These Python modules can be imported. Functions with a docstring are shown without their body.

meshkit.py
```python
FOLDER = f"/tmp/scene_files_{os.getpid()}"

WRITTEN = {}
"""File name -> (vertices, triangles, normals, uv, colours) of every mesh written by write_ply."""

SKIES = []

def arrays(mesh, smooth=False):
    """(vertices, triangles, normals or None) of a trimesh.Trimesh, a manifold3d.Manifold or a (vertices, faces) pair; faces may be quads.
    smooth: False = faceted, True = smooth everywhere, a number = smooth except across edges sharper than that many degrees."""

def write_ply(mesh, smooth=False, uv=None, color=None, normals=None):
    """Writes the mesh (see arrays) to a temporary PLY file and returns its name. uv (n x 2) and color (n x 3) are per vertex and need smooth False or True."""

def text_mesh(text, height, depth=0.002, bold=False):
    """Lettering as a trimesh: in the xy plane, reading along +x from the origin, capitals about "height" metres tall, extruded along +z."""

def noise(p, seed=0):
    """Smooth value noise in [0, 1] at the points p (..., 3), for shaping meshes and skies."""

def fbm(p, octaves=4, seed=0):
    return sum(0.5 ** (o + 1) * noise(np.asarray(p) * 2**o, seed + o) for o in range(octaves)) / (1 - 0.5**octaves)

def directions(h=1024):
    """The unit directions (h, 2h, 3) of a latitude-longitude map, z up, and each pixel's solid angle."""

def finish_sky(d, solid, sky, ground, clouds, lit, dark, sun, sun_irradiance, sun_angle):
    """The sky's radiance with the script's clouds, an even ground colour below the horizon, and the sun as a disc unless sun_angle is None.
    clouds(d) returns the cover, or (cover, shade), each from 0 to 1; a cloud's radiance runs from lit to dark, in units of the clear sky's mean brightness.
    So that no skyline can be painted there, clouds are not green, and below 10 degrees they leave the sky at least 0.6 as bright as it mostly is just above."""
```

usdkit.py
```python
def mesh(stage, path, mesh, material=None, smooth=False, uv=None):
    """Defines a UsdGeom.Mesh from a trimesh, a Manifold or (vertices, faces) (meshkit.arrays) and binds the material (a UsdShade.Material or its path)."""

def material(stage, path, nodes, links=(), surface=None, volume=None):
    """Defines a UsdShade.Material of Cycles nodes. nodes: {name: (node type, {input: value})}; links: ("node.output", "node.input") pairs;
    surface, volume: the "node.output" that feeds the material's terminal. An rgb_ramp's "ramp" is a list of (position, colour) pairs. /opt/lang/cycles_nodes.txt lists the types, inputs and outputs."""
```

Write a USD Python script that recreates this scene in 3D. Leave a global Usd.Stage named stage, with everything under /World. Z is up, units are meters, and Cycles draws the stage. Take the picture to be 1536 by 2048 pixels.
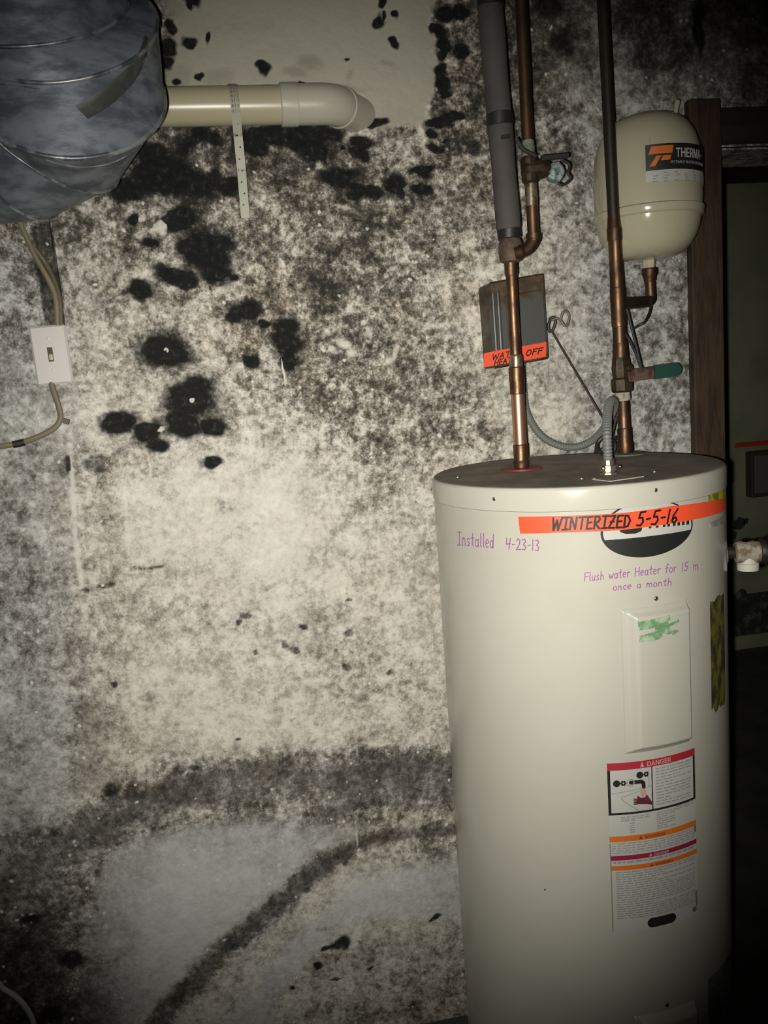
import math
import random

import numpy as np
import trimesh
from pxr import Gf, Sdf, Usd, UsdGeom, UsdLux, UsdShade, Vt
from scipy.interpolate import RectBivariateSpline
from shapely import affinity
from shapely.geometry import LineString, Point, Polygon, box as sbox
from shapely.ops import unary_union

import meshkit
import usdkit

stage = Usd.Stage.CreateInMemory()
UsdGeom.SetStageUpAxis(stage, "Z")
UsdGeom.SetStageMetersPerUnit(stage, 1.0)
UsdGeom.Xform.Define(stage, "/World")
UsdGeom.Scope.Define(stage, "/World/Looks")
rnd = random.Random(7)
rng = np.random.default_rng(7)

# ------------------------------------------------------------------ camera
W, H, F = 1536, 2048, 1730.0                    # frame and focal length in pixels
PITCH, ROLL, YAW = 0.15184, -0.07394, math.radians(9)
CAM = np.array([0, -1.888, 1.57])


def _basis():
    cp, sp, cr, sr = math.cos(PITCH), math.sin(PITCH), math.cos(ROLL), math.sin(ROLL)
    f, u, r = np.array([0, cp, -sp]), np.array([0, sp, cp]), np.array([1.0, 0, 0])
    c, s = math.cos(YAW), math.sin(YAW)
    m = np.array([[c, s, 0], [-s, c, 0], [0, 0, 1]])
    return m @ (cr * r + sr * u), m @ (-sr * r + cr * u), m @ f


RR, UU, FF = _basis()
cam = UsdGeom.Camera.Define(stage, "/World/camera")
cam.CreateHorizontalApertureAttr(20.955)
cam.CreateVerticalApertureAttr(20.955 * H / W)
cam.CreateFocalLengthAttr(20.955 * F / W)
cam.CreateClippingRangeAttr(Gf.Vec2f(0.05, 100))
cam.CreateExposureAttr(0.0)


def frame(r, u, f, at):
    m = np.eye(4)
    m[0, :3], m[1, :3], m[2, :3], m[3, :3] = r, u, -np.asarray(f), at
    return Gf.Matrix4d(*m.ravel().tolist())


cam.AddTransformOp().Set(frame(RR, UU, FF, CAM))

# ------------------------------------------------------------------ the phone's flash, the only light in the cellar
flash = UsdLux.SphereLight.Define(stage, "/World/flash")
_aim = FF - 0.030 * RR + 0.018 * UU
_aim /= np.linalg.norm(_aim)
_r = np.cross(_aim, [0, 0, 1.0])
_r /= np.linalg.norm(_r)
flash.AddTransformOp().Set(frame(_r, np.cross(_r, _aim), _aim, CAM - 0.020 * RR - 0.010 * UU))
flash.CreateRadiusAttr(0.006)
flash.CreateNormalizeAttr(False)
flash.CreateIntensityAttr(109000.0)
flash.CreateColorAttr(Gf.Vec3f(1.0, 0.968, 0.87))
shp = UsdLux.ShapingAPI.Apply(flash.GetPrim())
shp.CreateShapingConeAngleAttr(37.8)
shp.CreateShapingConeSoftnessAttr(1.0)


# ------------------------------------------------------------------ points read off the photograph, put on real surfaces
def ray(u, v):
    return FF + (u - W / 2) / F * RR - (v - H / 2) / F * UU


def P(u, v, Y):
    d = ray(u, v)
    return CAM + d * ((Y - CAM[1]) / d[1])


def Pz(u, v, z):
    d = ray(u, v)
    return CAM + d * ((z - CAM[2]) / d[2])


def cyl_hit(u, v, cx, cy, R):
    """(arc length, height) of the point of an upright cylinder behind the pixel."""
    d = ray(u, v)
    o = CAM - np.array([cx, cy, 0])
    a, b, c = d[0] ** 2 + d[1] ** 2, o[0] * d[0] + o[1] * d[1], o[0] ** 2 + o[1] ** 2 - R * R
    p = CAM + d * ((-b - math.sqrt(max(b * b - a * c, 0))) / a)
    return R * math.atan2(p[0] - cx, -(p[1] - cy)), p[2]


# ------------------------------------------------------------------ scene tree helpers
taken = {}


def numbered(path):
    n = taken.get(path, -1) + 1
    taken[path] = n
    return path if n == 0 else f"{path}_{n:03d}"


class Node:
    def __init__(self, path, base):
        self.path, self.base = path, np.asarray(base, float)


def _data(prim, label=None, cat=None, group=None, kind=None):
    for k, v in (("label", label), ("category", cat), ("group", group), ("kind", kind)):
        if v:
            prim.SetCustomDataByKey(k, v)


def thing(name, label, cat, base=(0, 0, 0), group=None, kind=None):
    path = numbered("/World/" + name)
    x = UsdGeom.Xform.Define(stage, path)
    x.AddTranslateOp().Set(Gf.Vec3d(*map(float, base)))
    _data(x.GetPrim(), label, cat, group, kind)
    return Node(path, base)


def obj(name, mesh, m, parent=None, smooth=35, label=None, cat=None, kind=None, group=None):
    """One Mesh prim, given in world coordinates."""
    path = numbered((parent.path if parent else "/World") + "/" + name)
    if isinstance(mesh, (list, tuple)):
        mesh = trimesh.util.concatenate(mesh)
    base = parent.base if parent else np.zeros(3)
    mesh = trimesh.Trimesh(np.asarray(mesh.vertices) - base, mesh.faces, process=False)
    p = usdkit.mesh(stage, path, mesh, m, smooth=smooth)
    _data(p.GetPrim(), label, cat, group, kind)
    return Node(path, base)


# ------------------------------------------------------------------ shapes
def unit(a):
    a = np.asarray(a, float)
    return a / np.linalg.norm(a)


def spline(pts, n=12):
    """Catmull-Rom through the points."""
    p = np.asarray(pts, float)
    p = np.vstack([2 * p[0] - p[1], p, 2 * p[-1] - p[-2]])
    out = []
    for i in range(1, len(p) - 2):
        for t in np.linspace(0, 1, n, endpoint=False):
            a, b, c, d = p[i - 1], p[i], p[i + 1], p[i + 2]
            out.append(0.5 * (2 * b + (c - a) * t + (2 * a - 5 * b + 4 * c - d) * t * t + (3 * b - a - 3 * c + d) * t ** 3))
    return np.array(out + [p[-2]])


def tube(pts, r, n=20, caps=True):
    """A tube along the points; r a number or one radius per point."""
    p = np.asarray(pts, float)
    r = np.broadcast_to(np.asarray(r, float), len(p))
    t = np.gradient(p, axis=0)
    t /= np.maximum(np.linalg.norm(t, axis=1, keepdims=True), 1e-12)
    u = np.cross(t[0], [0.31, 0.17, 0.94])
    if np.linalg.norm(u) < 0.1:
        u = np.cross(t[0], [1.0, 0, 0])
    ph = np.linspace(0, 2 * np.pi, n, endpoint=False)
    v = []
    for q, k, rad in zip(p, t, r):
        u = unit(u - k * (u @ k))
        w = np.cross(k, u)
        v.append(q + rad * (np.cos(ph)[:, None] * u + np.sin(ph)[:, None] * w))
    v = np.vstack(v)
    f = []
    for i in range(len(p) - 1):
        for j in range(n):
            a, b = i * n + j, i * n + (j + 1) % n
            f += [[a, b, b + n], [a, b + n, a + n]]
    if caps:
        m = len(v)
        v = np.vstack([v, p[0], p[-1]])
        for j in range(n):
            f.append([m, (j + 1) % n, j])
            e = (len(p) - 1) * n
            f.append([m + 1, e + j, e + (j + 1) % n])
    return trimesh.Trimesh(v, f, process=False)


def lathe(A, B, prof, n=40):
    """prof: (distance along A->B in metres, radius) pairs."""
    A, B = np.asarray(A, float), np.asarray(B, float)
    k = unit(B - A)
    u = unit(np.cross(k, [0.2, 1, 0.1]))
    w = np.cross(k, u)
    ph = np.linspace(0, 2 * np.pi, n, endpoint=False)
    ring = np.cos(ph)[:, None] * u + np.sin(ph)[:, None] * w
    prof = [(prof[0][0], 1e-5)] + list(prof) + [(prof[-1][0], 1e-5)]
    v = np.vstack([A + k * d + ring * r for d, r in prof])
    f = []
    for i in range(len(prof) - 1):
        for j in range(n):
            a, b = i * n + j, i * n + (j + 1) % n
            f += [[a, b, b + n], [a, b + n, a + n]]
    return trimesh.Trimesh(v, f, process=False)


def ring_fit(A, B, d0, d1, r, bev=0.0012, n=32):
    return lathe(A, B, [(d0, r - bev), (d0 + bev, r), (d1 - bev, r), (d1, r - bev)], n)


def cbox(lo, hi, c=0.002):
    """A box with chamfered edges."""
    lo, hi = np.minimum(lo, hi).astype(float), np.maximum(lo, hi).astype(float)
    c = min(c, (hi - lo).min() * 0.4)
    pts = []
    for sx in (0, 1):
        for sy in (0, 1):
            for sz in (0, 1):
                s = np.array([sx, sy, sz])
                q, d = np.where(s == 1, hi, lo), np.where(s == 1, -c, c)
                for k in range(3):
                    e = d.copy()
                    e[k] = 0
                    pts.append(q + e)
    return trimesh.convex.convex_hull(np.array(pts))


def frame_box(o, ex, ey, ez, c=0.002):
    """A chamfered box centred at o with half-extent vectors."""
    m = cbox([-np.linalg.norm(ex), -np.linalg.norm(ey), -np.linalg.norm(ez)], [np.linalg.norm(ex), np.linalg.norm(ey), np.linalg.norm(ez)], c)
    R = np.stack([unit(ex), unit(ey), unit(ez)], 1)
    v = np.asarray(m.vertices) @ R.T + np.asarray(o)
    t = trimesh.Trimesh(v, m.faces, process=False)
    if np.linalg.det(R) < 0:
        t.invert()
    return t


def polys(g):
    if g.is_empty:
        return []
    return [q for q in getattr(g, "geoms", [g]) if q.area > 1e-10]


def sheet(shape, put, edge=0.012, off=0.0, thick=0.00025):
    """A flat print or tape: a shapely shape in (s, z) laid on a surface by put(s, z, height)."""
    parts = []
    for g in polys(shape):
        m = trimesh.creation.extrude_polygon(g, thick, engine="earcut")
        if max(g.bounds[2] - g.bounds[0], g.bounds[3] - g.bounds[1]) > edge:
            m = m.subdivide_to_size(edge, max_iter=12)
        parts.append(m)
    m = trimesh.util.concatenate(parts)
    v = np.asarray(m.vertices)
    return trimesh.Trimesh(put(v[:, 0], v[:, 1], v[:, 2] + off), m.faces, process=False)


def on_cyl(cx, cy, R):
    def put(s, z, h):
        a = np.asarray(s) / R
        return np.stack([cx + (R + h) * np.sin(a), cy - (R + h) * np.cos(a), np.asarray(z) + 0 * a], 1)
    return put


# ------------------------------------------------------------------ handwriting: one-stroke letters, capitals 1 high
def arc(cx, cy, rx, ry, a0, a1, n=12):
    return [(cx + rx * math.cos(math.radians(a)), cy + ry * math.sin(math.radians(a))) for a in np.linspace(a0, a1, n)]


GLYPH = {
    "I": (0.5, [[(0.02, 1), (0.5, 1)], [(0.26, 1), (0.24, 0)], [(0, 0), (0.48, 0.02)]]),
    "n": (0.5, [[(0.05, 0.6), (0.05, 0)], [(0.05, 0.4), (0.22, 0.6), (0.38, 0.5), (0.4, 0)]]),
    "s": (0.42, [[(0.36, 0.55), (0.15, 0.58), (0.08, 0.42), (0.32, 0.2), (0.25, 0.02), (0.02, 0.05)]]),
    "t": (0.4, [[(0.2, 1), (0.18, 0.1), (0.36, 0.02)], [(0, 0.62), (0.4, 0.66)]]),
    "a": (0.5, [arc(0.22, 0.28, 0.2, 0.28, 60, 400), [(0.42, 0.58), (0.4, 0.1), (0.5, 0)]]),
    "l": (0.25, [[(0.1, 1.05), (0.1, 0.08), (0.24, 0)]]),
    "e": (0.46, [[(0.06, 0.3), (0.4, 0.36)] + arc(0.22, 0.3, 0.2, 0.3, 20, 310)]),
    "d": (0.5, [arc(0.2, 0.28, 0.18, 0.28, 50, 400), [(0.42, 1.05), (0.4, 0)]]),
    "o": (0.46, [arc(0.22, 0.29, 0.2, 0.29, 90, 450)]),
    "c": (0.42, [arc(0.24, 0.29, 0.2, 0.29, 50, 310)]),
    "u": (0.48, [[(0.04, 0.6), (0.06, 0.12), (0.2, 0), (0.38, 0.15), (0.4, 0.6)], [(0.4, 0.6), (0.42, 0)]]),
    "h": (0.5, [[(0.06, 1.05), (0.05, 0)], [(0.05, 0.36), (0.22, 0.58), (0.4, 0.45), (0.42, 0)]]),
    "w": (0.62, [[(0, 0.55), (0.14, 0.02), (0.28, 0.42), (0.44, 0.02), (0.6, 0.6)]]),
    "r": (0.4, [[(0.05, 0.6), (0.06, 0)], [(0.06, 0.36), (0.2, 0.58), (0.38, 0.56)]]),
    "f": (0.4, [[(0.4, 0.95), (0.22, 1.02), (0.14, 0.8), (0.14, 0)], [(0, 0.55), (0.36, 0.58)]]),
    "m": (0.72, [[(0.05, 0.6), (0.05, 0)], [(0.05, 0.42), (0.2, 0.6), (0.32, 0.48), (0.34, 0)], [(0.34, 0.42), (0.48, 0.6), (0.62, 0.48), (0.66, 0)]]),
    "i": (0.2, [[(0.1, 0.55), (0.1, 0)]]),
    "H": (0.62, [[(0.04, 1), (0.02, 0)], [(0.56, 1), (0.54, 0)], [(0.03, 0.48), (0.55, 0.54)]]),
    "F": (0.55, [[(0.08, 1), (0.06, 0)], [(0.02, 1), (0.56, 1.02)], [(0.07, 0.55), (0.46, 0.58)]]),
    "W": (0.82, [[(0, 1), (0.16, 0), (0.38, 0.8), (0.56, 0), (0.8, 1.02)]]),
    "N": (0.62, [[(0.04, 0), (0.06, 1), (0.5, 0.02), (0.54, 1)]]),
    "T": (0.62, [[(0, 0.98), (0.64, 1)], [(0.32, 1), (0.28, 0)]]),
    "E": (0.52, [[(0.5, 1), (0.06, 0.98), (0.04, 0), (0.5, 0.02)], [(0.05, 0.5), (0.42, 0.54)]]),
    "R": (0.58, [[(0.05, 0), (0.06, 1), (0.4, 0.98), (0.48, 0.76), (0.36, 0.54), (0.06, 0.5), (0.52, 0)]]),
    "Z": (0.56, [[(0.02, 0.98), (0.5, 1), (0.02, 0.02), (0.54, 0)], [(0.12, 0.5), (0.42, 0.52)]]),
    "D": (0.6, [[(0.06, 0), (0.06, 1), (0.34, 0.94), (0.54, 0.55), (0.38, 0.1), (0, 0)]]),
    "A": (0.62, [[(0, 0), (0.28, 1), (0.56, 0)], [(0.12, 0.38), (0.46, 0.42)]]),
    "O": (0.62, [arc(0.3, 0.5, 0.27, 0.5, 90, 450, 18)]),
    "0": (0.5, [arc(0.24, 0.5, 0.2, 0.5, 90, 450, 16)]),
    "1": (0.24, [[(0.12, 1), (0.1, 0)]]),
    "2": (0.52, [[(0.04, 0.8), (0.2, 1), (0.42, 0.85), (0.36, 0.5), (0.02, 0.02), (0.52, 0.04)]]),
    "3": (0.5, [[(0.04, 0.9), (0.3, 1), (0.42, 0.76), (0.16, 0.52), (0.44, 0.32), (0.32, 0.02), (0.02, 0.06)]]),
    "4": (0.56, [[(0.1, 1), (0.04, 0.45), (0.5, 0.5)], [(0.5, 1), (0.34, 0)]]),
    "5": (0.54, [[(0.52, 1), (0.14, 0.97), (0.08, 0.56), (0.36, 0.58), (0.46, 0.3), (0.3, 0.02), (0.0, 0.06)]]),
    "6": (0.5, [[(0.38, 1), (0.1, 0.5), (0.08, 0.12), (0.28, 0), (0.44, 0.22), (0.3, 0.42), (0.08, 0.25)]]),
    "-": (0.36, [[(0.04, 0.45), (0.32, 0.48)]]),
    " ": (0.42, []),
}


def hand(text, p0, p1, up, to, width, gap=0.13):
    """Handwriting from pixel p0 to pixel p1 along the baseline, capitals up pixels high, put on a surface by to(u, v)."""
    x, strokes = 0.0, []
    for ch in text:
        w, ss = GLYPH[ch]
        strokes += [[(x + a, b) for a, b in s] for s in ss]
        x += w + gap
    p0, p1, up = np.array(p0, float), np.array(p1, float), np.array(up, float)
    lines = []
    for s in strokes:
        px = [p0 + (p1 - p0) * (a / (x - gap)) + up * b for a, b in s]
        lines.append(LineString([to(*q) for q in px]).buffer(width / 2, quad_segs=3))
    return unary_union(lines)


def print_text(text, height, bold=False):
    """Printed capitals as a flat shapely shape, from the lettering helper's outline."""
    m = meshkit.text_mesh(text, height, 0.001, bold)
    v, f = np.asarray(m.vertices), np.asarray(m.faces)
    top = [t for t in f if (v[t][:, 2] > 0.0005).all()]
    return unary_union([Polygon(v[t][:, :2]).buffer(1e-6) for t in top])


# ------------------------------------------------------------------ materials
def mat(name, color, rough=0.5, metal=0.0, c2=None, scale=20.0, lo=0.4, hi=0.62, bump=0.0, bscale=None, spec=0.5, coat=0.0, detail=6.0, r2=None, stretch=(1, 1, 1)):
    """Principled material; c2 mixes in by noise of the place."""
    n = {"p": ("principled_bsdf", {"base_color": color, "roughness": rough, "metallic": metal, "specular_ior_level": spec, "coat_weight": coat})}
    l = []
    if c2 is not None or bump:
        n["g"] = ("geometry", {})
        n["mp"] = ("mapping", {"scale": stretch})
        l.append(("g.position", "mp.vector"))
    if c2 is not None:
        n["n"] = ("noise_texture", {"scale": scale, "detail": detail, "roughness": 0.62})
        n["m"] = ("map_range", {"range_type": "smoothstep", "from_min": lo, "from_max": hi, "clamp": True})
        n["x"] = ("mix_color", {"a": color, "b": c2})
        l += [("mp.vector", "n.vector"), ("n.fac", "m.value"), ("m.result", "x.fac"), ("x.result", "p.base_color")]
        if r2 is not None:
            n["rr"] = ("mix_float", {"a": rough, "b": r2})
            l += [("m.result", "rr.fac"), ("rr.result", "p.roughness")]
    if bump:
        n["bn"] = ("noise_texture", {"scale": bscale or scale * 3, "detail": 5.0, "roughness": 0.6})
        n["b"] = ("bump", {"strength": bump, "distance": 0.004})
        l += [("mp.vector", "bn.vector"), ("bn.fac", "b.height"), ("b.normal", "p.normal")]
    return usdkit.material(stage, "/World/Looks/" + name, n, l, surface="p.BSDF")


def wall_material():
    """Plaster under mould. The mesh carries how much black mould, grime and sound paint there is at each place; noise breaks it up."""
    n = {
        "g": ("geometry", {}),
        "at": ("attribute", {"attribute": "paint"}),
        "sp": ("separate_xyz", {}),
        "at2": ("attribute", {"attribute": "tone"}),
        "sp2": ("separate_xyz", {}),
        "nA": ("noise_texture", {"scale": 12.0, "detail": 8.0, "roughness": 0.62}),
        "nB": ("noise_texture", {"scale": 70.0, "detail": 5.0, "roughness": 0.62}),
        "nE": ("noise_texture", {"scale": 29.0, "detail": 4.0, "roughness": 0.55}), "e1": ("math", {"math_type": "multiply_add", "value2": 1.45, "value3": -0.725}), "s5": ("math", {"math_type": "add"}),
        "nC": ("noise_texture", {"scale": 230.0, "detail": 4.0, "roughness": 0.7}),
        "vo": ("voronoi_texture", {"feature": "f1", "scale": 52.0, "randomness": 1.0}),
        "vo2": ("voronoi_texture", {"feature": "f1", "scale": 125.0, "randomness": 1.0}), "vs2": ("separate_color", {}), "vk2": ("math", {"math_type": "subtract", "value2": 0.5}), "v2": ("math", {"math_type": "multiply", "value2": 0.28}), "s4": ("math", {"math_type": "add"}),
        "wv": ("vector_math", {"math_type": "add"}), "wn": ("noise_texture", {"scale": 60.0, "detail": 2.0}), "ws": ("vector_math", {"math_type": "scale", "scale": 0.012}),
        "vs": ("separate_color", {}),
        "vm": ("map_range", {"range_type": "smoothstep", "from_min": 0.32, "from_max": 0.46, "to_min": 1.0, "to_max": 0.0, "clamp": True}),
        "vk": ("math", {"math_type": "subtract", "value2": 0.5}),
        "vv": ("math", {"math_type": "multiply"}),
        # grime = G + k * noises
        "a1": ("math", {"math_type": "multiply_add", "value2": 2.1, "value3": -1.05}),
        "b1": ("math", {"math_type": "multiply_add", "value2": 1.75, "value3": -0.875}),
        "c1": ("math", {"math_type": "multiply_add", "value2": 1.25, "value3": -0.625}),
        "v1": ("math", {"math_type": "multiply", "value2": 0.40}),
        "s1": ("math", {"math_type": "add"}), "s2": ("math", {"math_type": "add"}), "s3": ("math", {"math_type": "add"}),
        "kc": ("math", {"math_type": "multiply_add", "value2": -0.86, "value3": 1.0}),
        "kn": ("math", {"math_type": "multiply"}),
        "gr": ("math", {"math_type": "add"}),
        "ga": ("map_range", {"range_type": "smoothstep", "from_min": 0.12, "from_max": 0.56, "to_min": 0.30, "to_max": 0.72, "clamp": True}),
        "gm": ("math", {"math_type": "multiply"}),
        "ramp": ("rgb_ramp", {"ramp": [(0.0, (0.74, 0.708, 0.638)), (0.22, (0.595, 0.565, 0.507)), (0.40, (0.375, 0.349, 0.307)), (0.58, (0.180, 0.163, 0.138)), (0.76, (0.080, 0.073, 0.060)), (1.0, (0.030, 0.029, 0.026))]}),
        # cool grey where the old limewash shows
        "cool": ("mix_color", {"blend_type": "multiply", "b": (0.86, 0.92, 1.02)}),
        "brn": ("mix_color", {"blend_type": "multiply", "b": (1.0, 0.84, 0.66)}), "brg": ("math", {"math_type": "multiply", "use_clamp": True}),
        "brf": ("map_range", {"range_type": "smoothstep", "from_min": 0.5, "from_max": 0.66, "to_max": 0.55, "clamp": True}),
        "nD": ("noise_texture", {"scale": 5.0, "detail": 4.0, "roughness": 0.6}),
        # sound old paint
        "pt": ("mix_color", {"b": (0.375, 0.36, 0.29)}),
        "ptf": ("math", {"math_type": "multiply", "value2": 0.8}),
        # white flecks
        "vf": ("voronoi_texture", {"feature": "f1", "scale": 70.0}),
        "vfs": ("separate_color", {}),
        "f1": ("map_range", {"from_min": 0.16, "from_max": 0.34, "to_min": 1.0, "to_max": 0.0, "clamp": True}),
        "f2": ("map_range", {"from_min": 0.93, "from_max": 0.95, "clamp": True}),
        "f3": ("math", {"math_type": "multiply"}),
        "f4": ("math", {"math_type": "multiply"}),
        "fl": ("mix_color", {"b": (0.66, 0.63, 0.55)}),
        # black mould
        "d1": ("math", {"math_type": "multiply_add", "value2": 0.50, "value3": -0.25}),
        "d2": ("math", {"math_type": "multiply_add", "value2": 0.42, "value3": -0.21}),
        "d3": ("math", {"math_type": "add"}), "d4": ("math", {"math_type": "add"}),
        "d5": ("map_range", {"range_type": "smoothstep", "from_min": 0.22, "from_max": 0.78, "to_max": 0.99, "clamp": True}),
        "bk": ("mix_color", {}), "bkc": ("rgb_ramp", {"ramp": [(0.40, (0.008, 0.0085, 0.009)), (0.57, (0.014, 0.0145, 0.0145)), (0.72, (0.055, 0.054, 0.050))]}),
        "h1": ("math", {"math_type": "multiply_add", "value2": 0.6, "value3": 0.0}),
        "h2": ("math", {"math_type": "add"}),
        "bmp": ("bump", {"strength": 0.55, "distance": 0.004}),
        "p": ("principled_bsdf", {"roughness": 0.93, "specular_ior_level": 0.12}),
    }
    l = [("at.vector", "sp.vector"), ("at2.vector", "sp2.vector")]
    for k in ("nA", "nB", "nC", "nD", "nE", "wn"):
        l.append(("g.position", k + ".vector"))
    l += [("wn.color", "ws.vector1"), ("g.position", "wv.vector1"), ("ws.vector", "wv.vector2"), ("wv.vector", "vo.vector"), ("wv.vector", "vo2.vector"), ("wv.vector", "vf.vector"), ("vo2.color", "vs2.color"), ("vs2.r", "vk2.value1"), ("vk2.value", "v2.value1"), ("s3.value", "s4.value1"), ("v2.value", "s4.value2")]
    l += [("vo.color", "vs.color"), ("vo.distance", "vm.value"), ("vs.r", "vk.value1"), ("vk.value", "vv.value1"), ("vm.result", "vv.value2"), ("vv.value", "v1.value1"),
          ("nA.fac", "a1.value1"), ("nB.fac", "b1.value1"), ("nC.fac", "c1.value1"),
          ("a1.value", "s1.value1"), ("b1.value", "s1.value2"), ("s1.value", "s2.value1"), ("c1.value", "s2.value2"), ("s2.value", "s3.value1"), ("v1.value", "s3.value2"),
          ("sp.z", "kc.value1"), ("kc.value", "kn.value1"), ("sp.y", "ga.value"), ("ga.result", "gm.value1"), ("nE.fac", "e1.value1"), ("s4.value", "s5.value1"), ("e1.value", "s5.value2"), ("s5.value", "gm.value2"), ("gm.value", "kn.value2"), ("sp.y", "gr.value1"), ("kn.value", "gr.value2"), ("gr.value", "ramp.fac"),
          ("ramp.color", "brn.a"), ("nD.fac", "brf.value"), ("brf.result", "brg.value1"), ("sp.y", "brg.value2"), ("brg.value", "brn.fac"),
          ("brn.result", "cool.a"), ("sp2.x", "cool.fac"),
          ("cool.result", "pt.a"), ("sp2.y", "ptf.value1"), ("ptf.value", "pt.fac"),
          ("vf.color", "vfs.color"), ("vf.distance", "f1.value"), ("vfs.r", "f2.value"), ("f1.result", "f3.value1"), ("f2.result", "f3.value2"), ("f3.value", "f4.value1"), ("sp2.z", "f4.value2"), ("f4.value", "fl.fac"), ("pt.result", "fl.a"),
          ("nB.fac", "d1.value1"), ("nA.fac", "d2.value1"), ("d1.value", "d3.value1"), ("d2.value", "d3.value2"), ("sp.x", "d4.value1"), ("d3.value", "d4.value2"), ("d4.value", "d5.value"), ("d5.result", "bk.fac"), ("fl.result", "bk.a"), ("nB.fac", "bkc.fac"), ("bkc.color", "bk.b"),
          ("bk.result", "p.base_color"), ("nA.fac", "h1.value1"), ("h1.value", "h2.value1"), ("nB.fac", "h2.value2"), ("h2.value", "bmp.height"), ("bmp.normal", "p.normal")]
    return usdkit.material(stage, "/World/Looks/mouldy_plaster", n, l, surface="p.BSDF")


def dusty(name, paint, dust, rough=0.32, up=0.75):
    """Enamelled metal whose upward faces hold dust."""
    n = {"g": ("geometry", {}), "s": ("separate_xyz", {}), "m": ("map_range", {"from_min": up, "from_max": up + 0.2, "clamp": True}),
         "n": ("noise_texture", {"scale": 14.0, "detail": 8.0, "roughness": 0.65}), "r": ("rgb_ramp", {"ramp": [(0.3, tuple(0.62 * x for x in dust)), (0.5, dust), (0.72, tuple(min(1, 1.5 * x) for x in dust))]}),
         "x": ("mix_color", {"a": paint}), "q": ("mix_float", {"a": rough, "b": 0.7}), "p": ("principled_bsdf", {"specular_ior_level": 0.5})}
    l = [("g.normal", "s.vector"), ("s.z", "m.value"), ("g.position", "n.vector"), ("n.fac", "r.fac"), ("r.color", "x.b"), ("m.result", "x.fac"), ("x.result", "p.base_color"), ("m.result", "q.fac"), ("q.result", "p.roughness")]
    return usdkit.material(stage, "/World/Looks/" + name, n, l, surface="p.BSDF")


M = {}
M["wall"] = wall_material()
M["room"] = mat("bare_plaster", (0.30, 0.285, 0.25), 0.95, c2=(0.09, 0.085, 0.07), scale=3.0, bump=0.3)
M["floor"] = mat("dirty_concrete", (0.085, 0.084, 0.066), 0.9, c2=(0.055, 0.055, 0.045), scale=5.0, bump=0.3)
M["ceil"] = mat("dark_boards", (0.050, 0.044, 0.036), 0.9, c2=(0.025, 0.022, 0.018), scale=6.0, stretch=(1, 6, 1))
M["joist"] = mat("old_joist", (0.040, 0.036, 0.030), 0.9, c2=(0.02, 0.018, 0.014), scale=5.0, stretch=(1, 8, 8))
M["far"] = mat("green_wash", (0.30, 0.315, 0.21), 0.9, c2=(0.24, 0.255, 0.17), scale=4.0)
M["farmould"] = mat("far_mould", (0.035, 0.036, 0.03), 0.95, c2=(0.17, 0.17, 0.13), scale=16.0, lo=0.5, hi=0.68, detail=8.0)
M["wood"] = mat("stained_wood", (0.058, 0.032, 0.015), 0.75, c2=(0.024, 0.014, 0.008), scale=9.0, lo=0.40, hi=0.66, bump=0.4, stretch=(7, 7, 1))
M["wood_dark"] = mat("black_wood", (0.020, 0.017, 0.012), 0.8, c2=(0.010, 0.009, 0.007), scale=9.0, stretch=(1, 7, 7))
M["enamel"] = mat("heater_enamel", (0.47, 0.455, 0.395), 0.21, c2=(0.445, 0.43, 0.37), scale=2.5, spec=0.45)
M["cap"] = dusty("heater_cap", (0.47, 0.455, 0.395), (0.235, 0.205, 0.16), 0.2)
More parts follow.
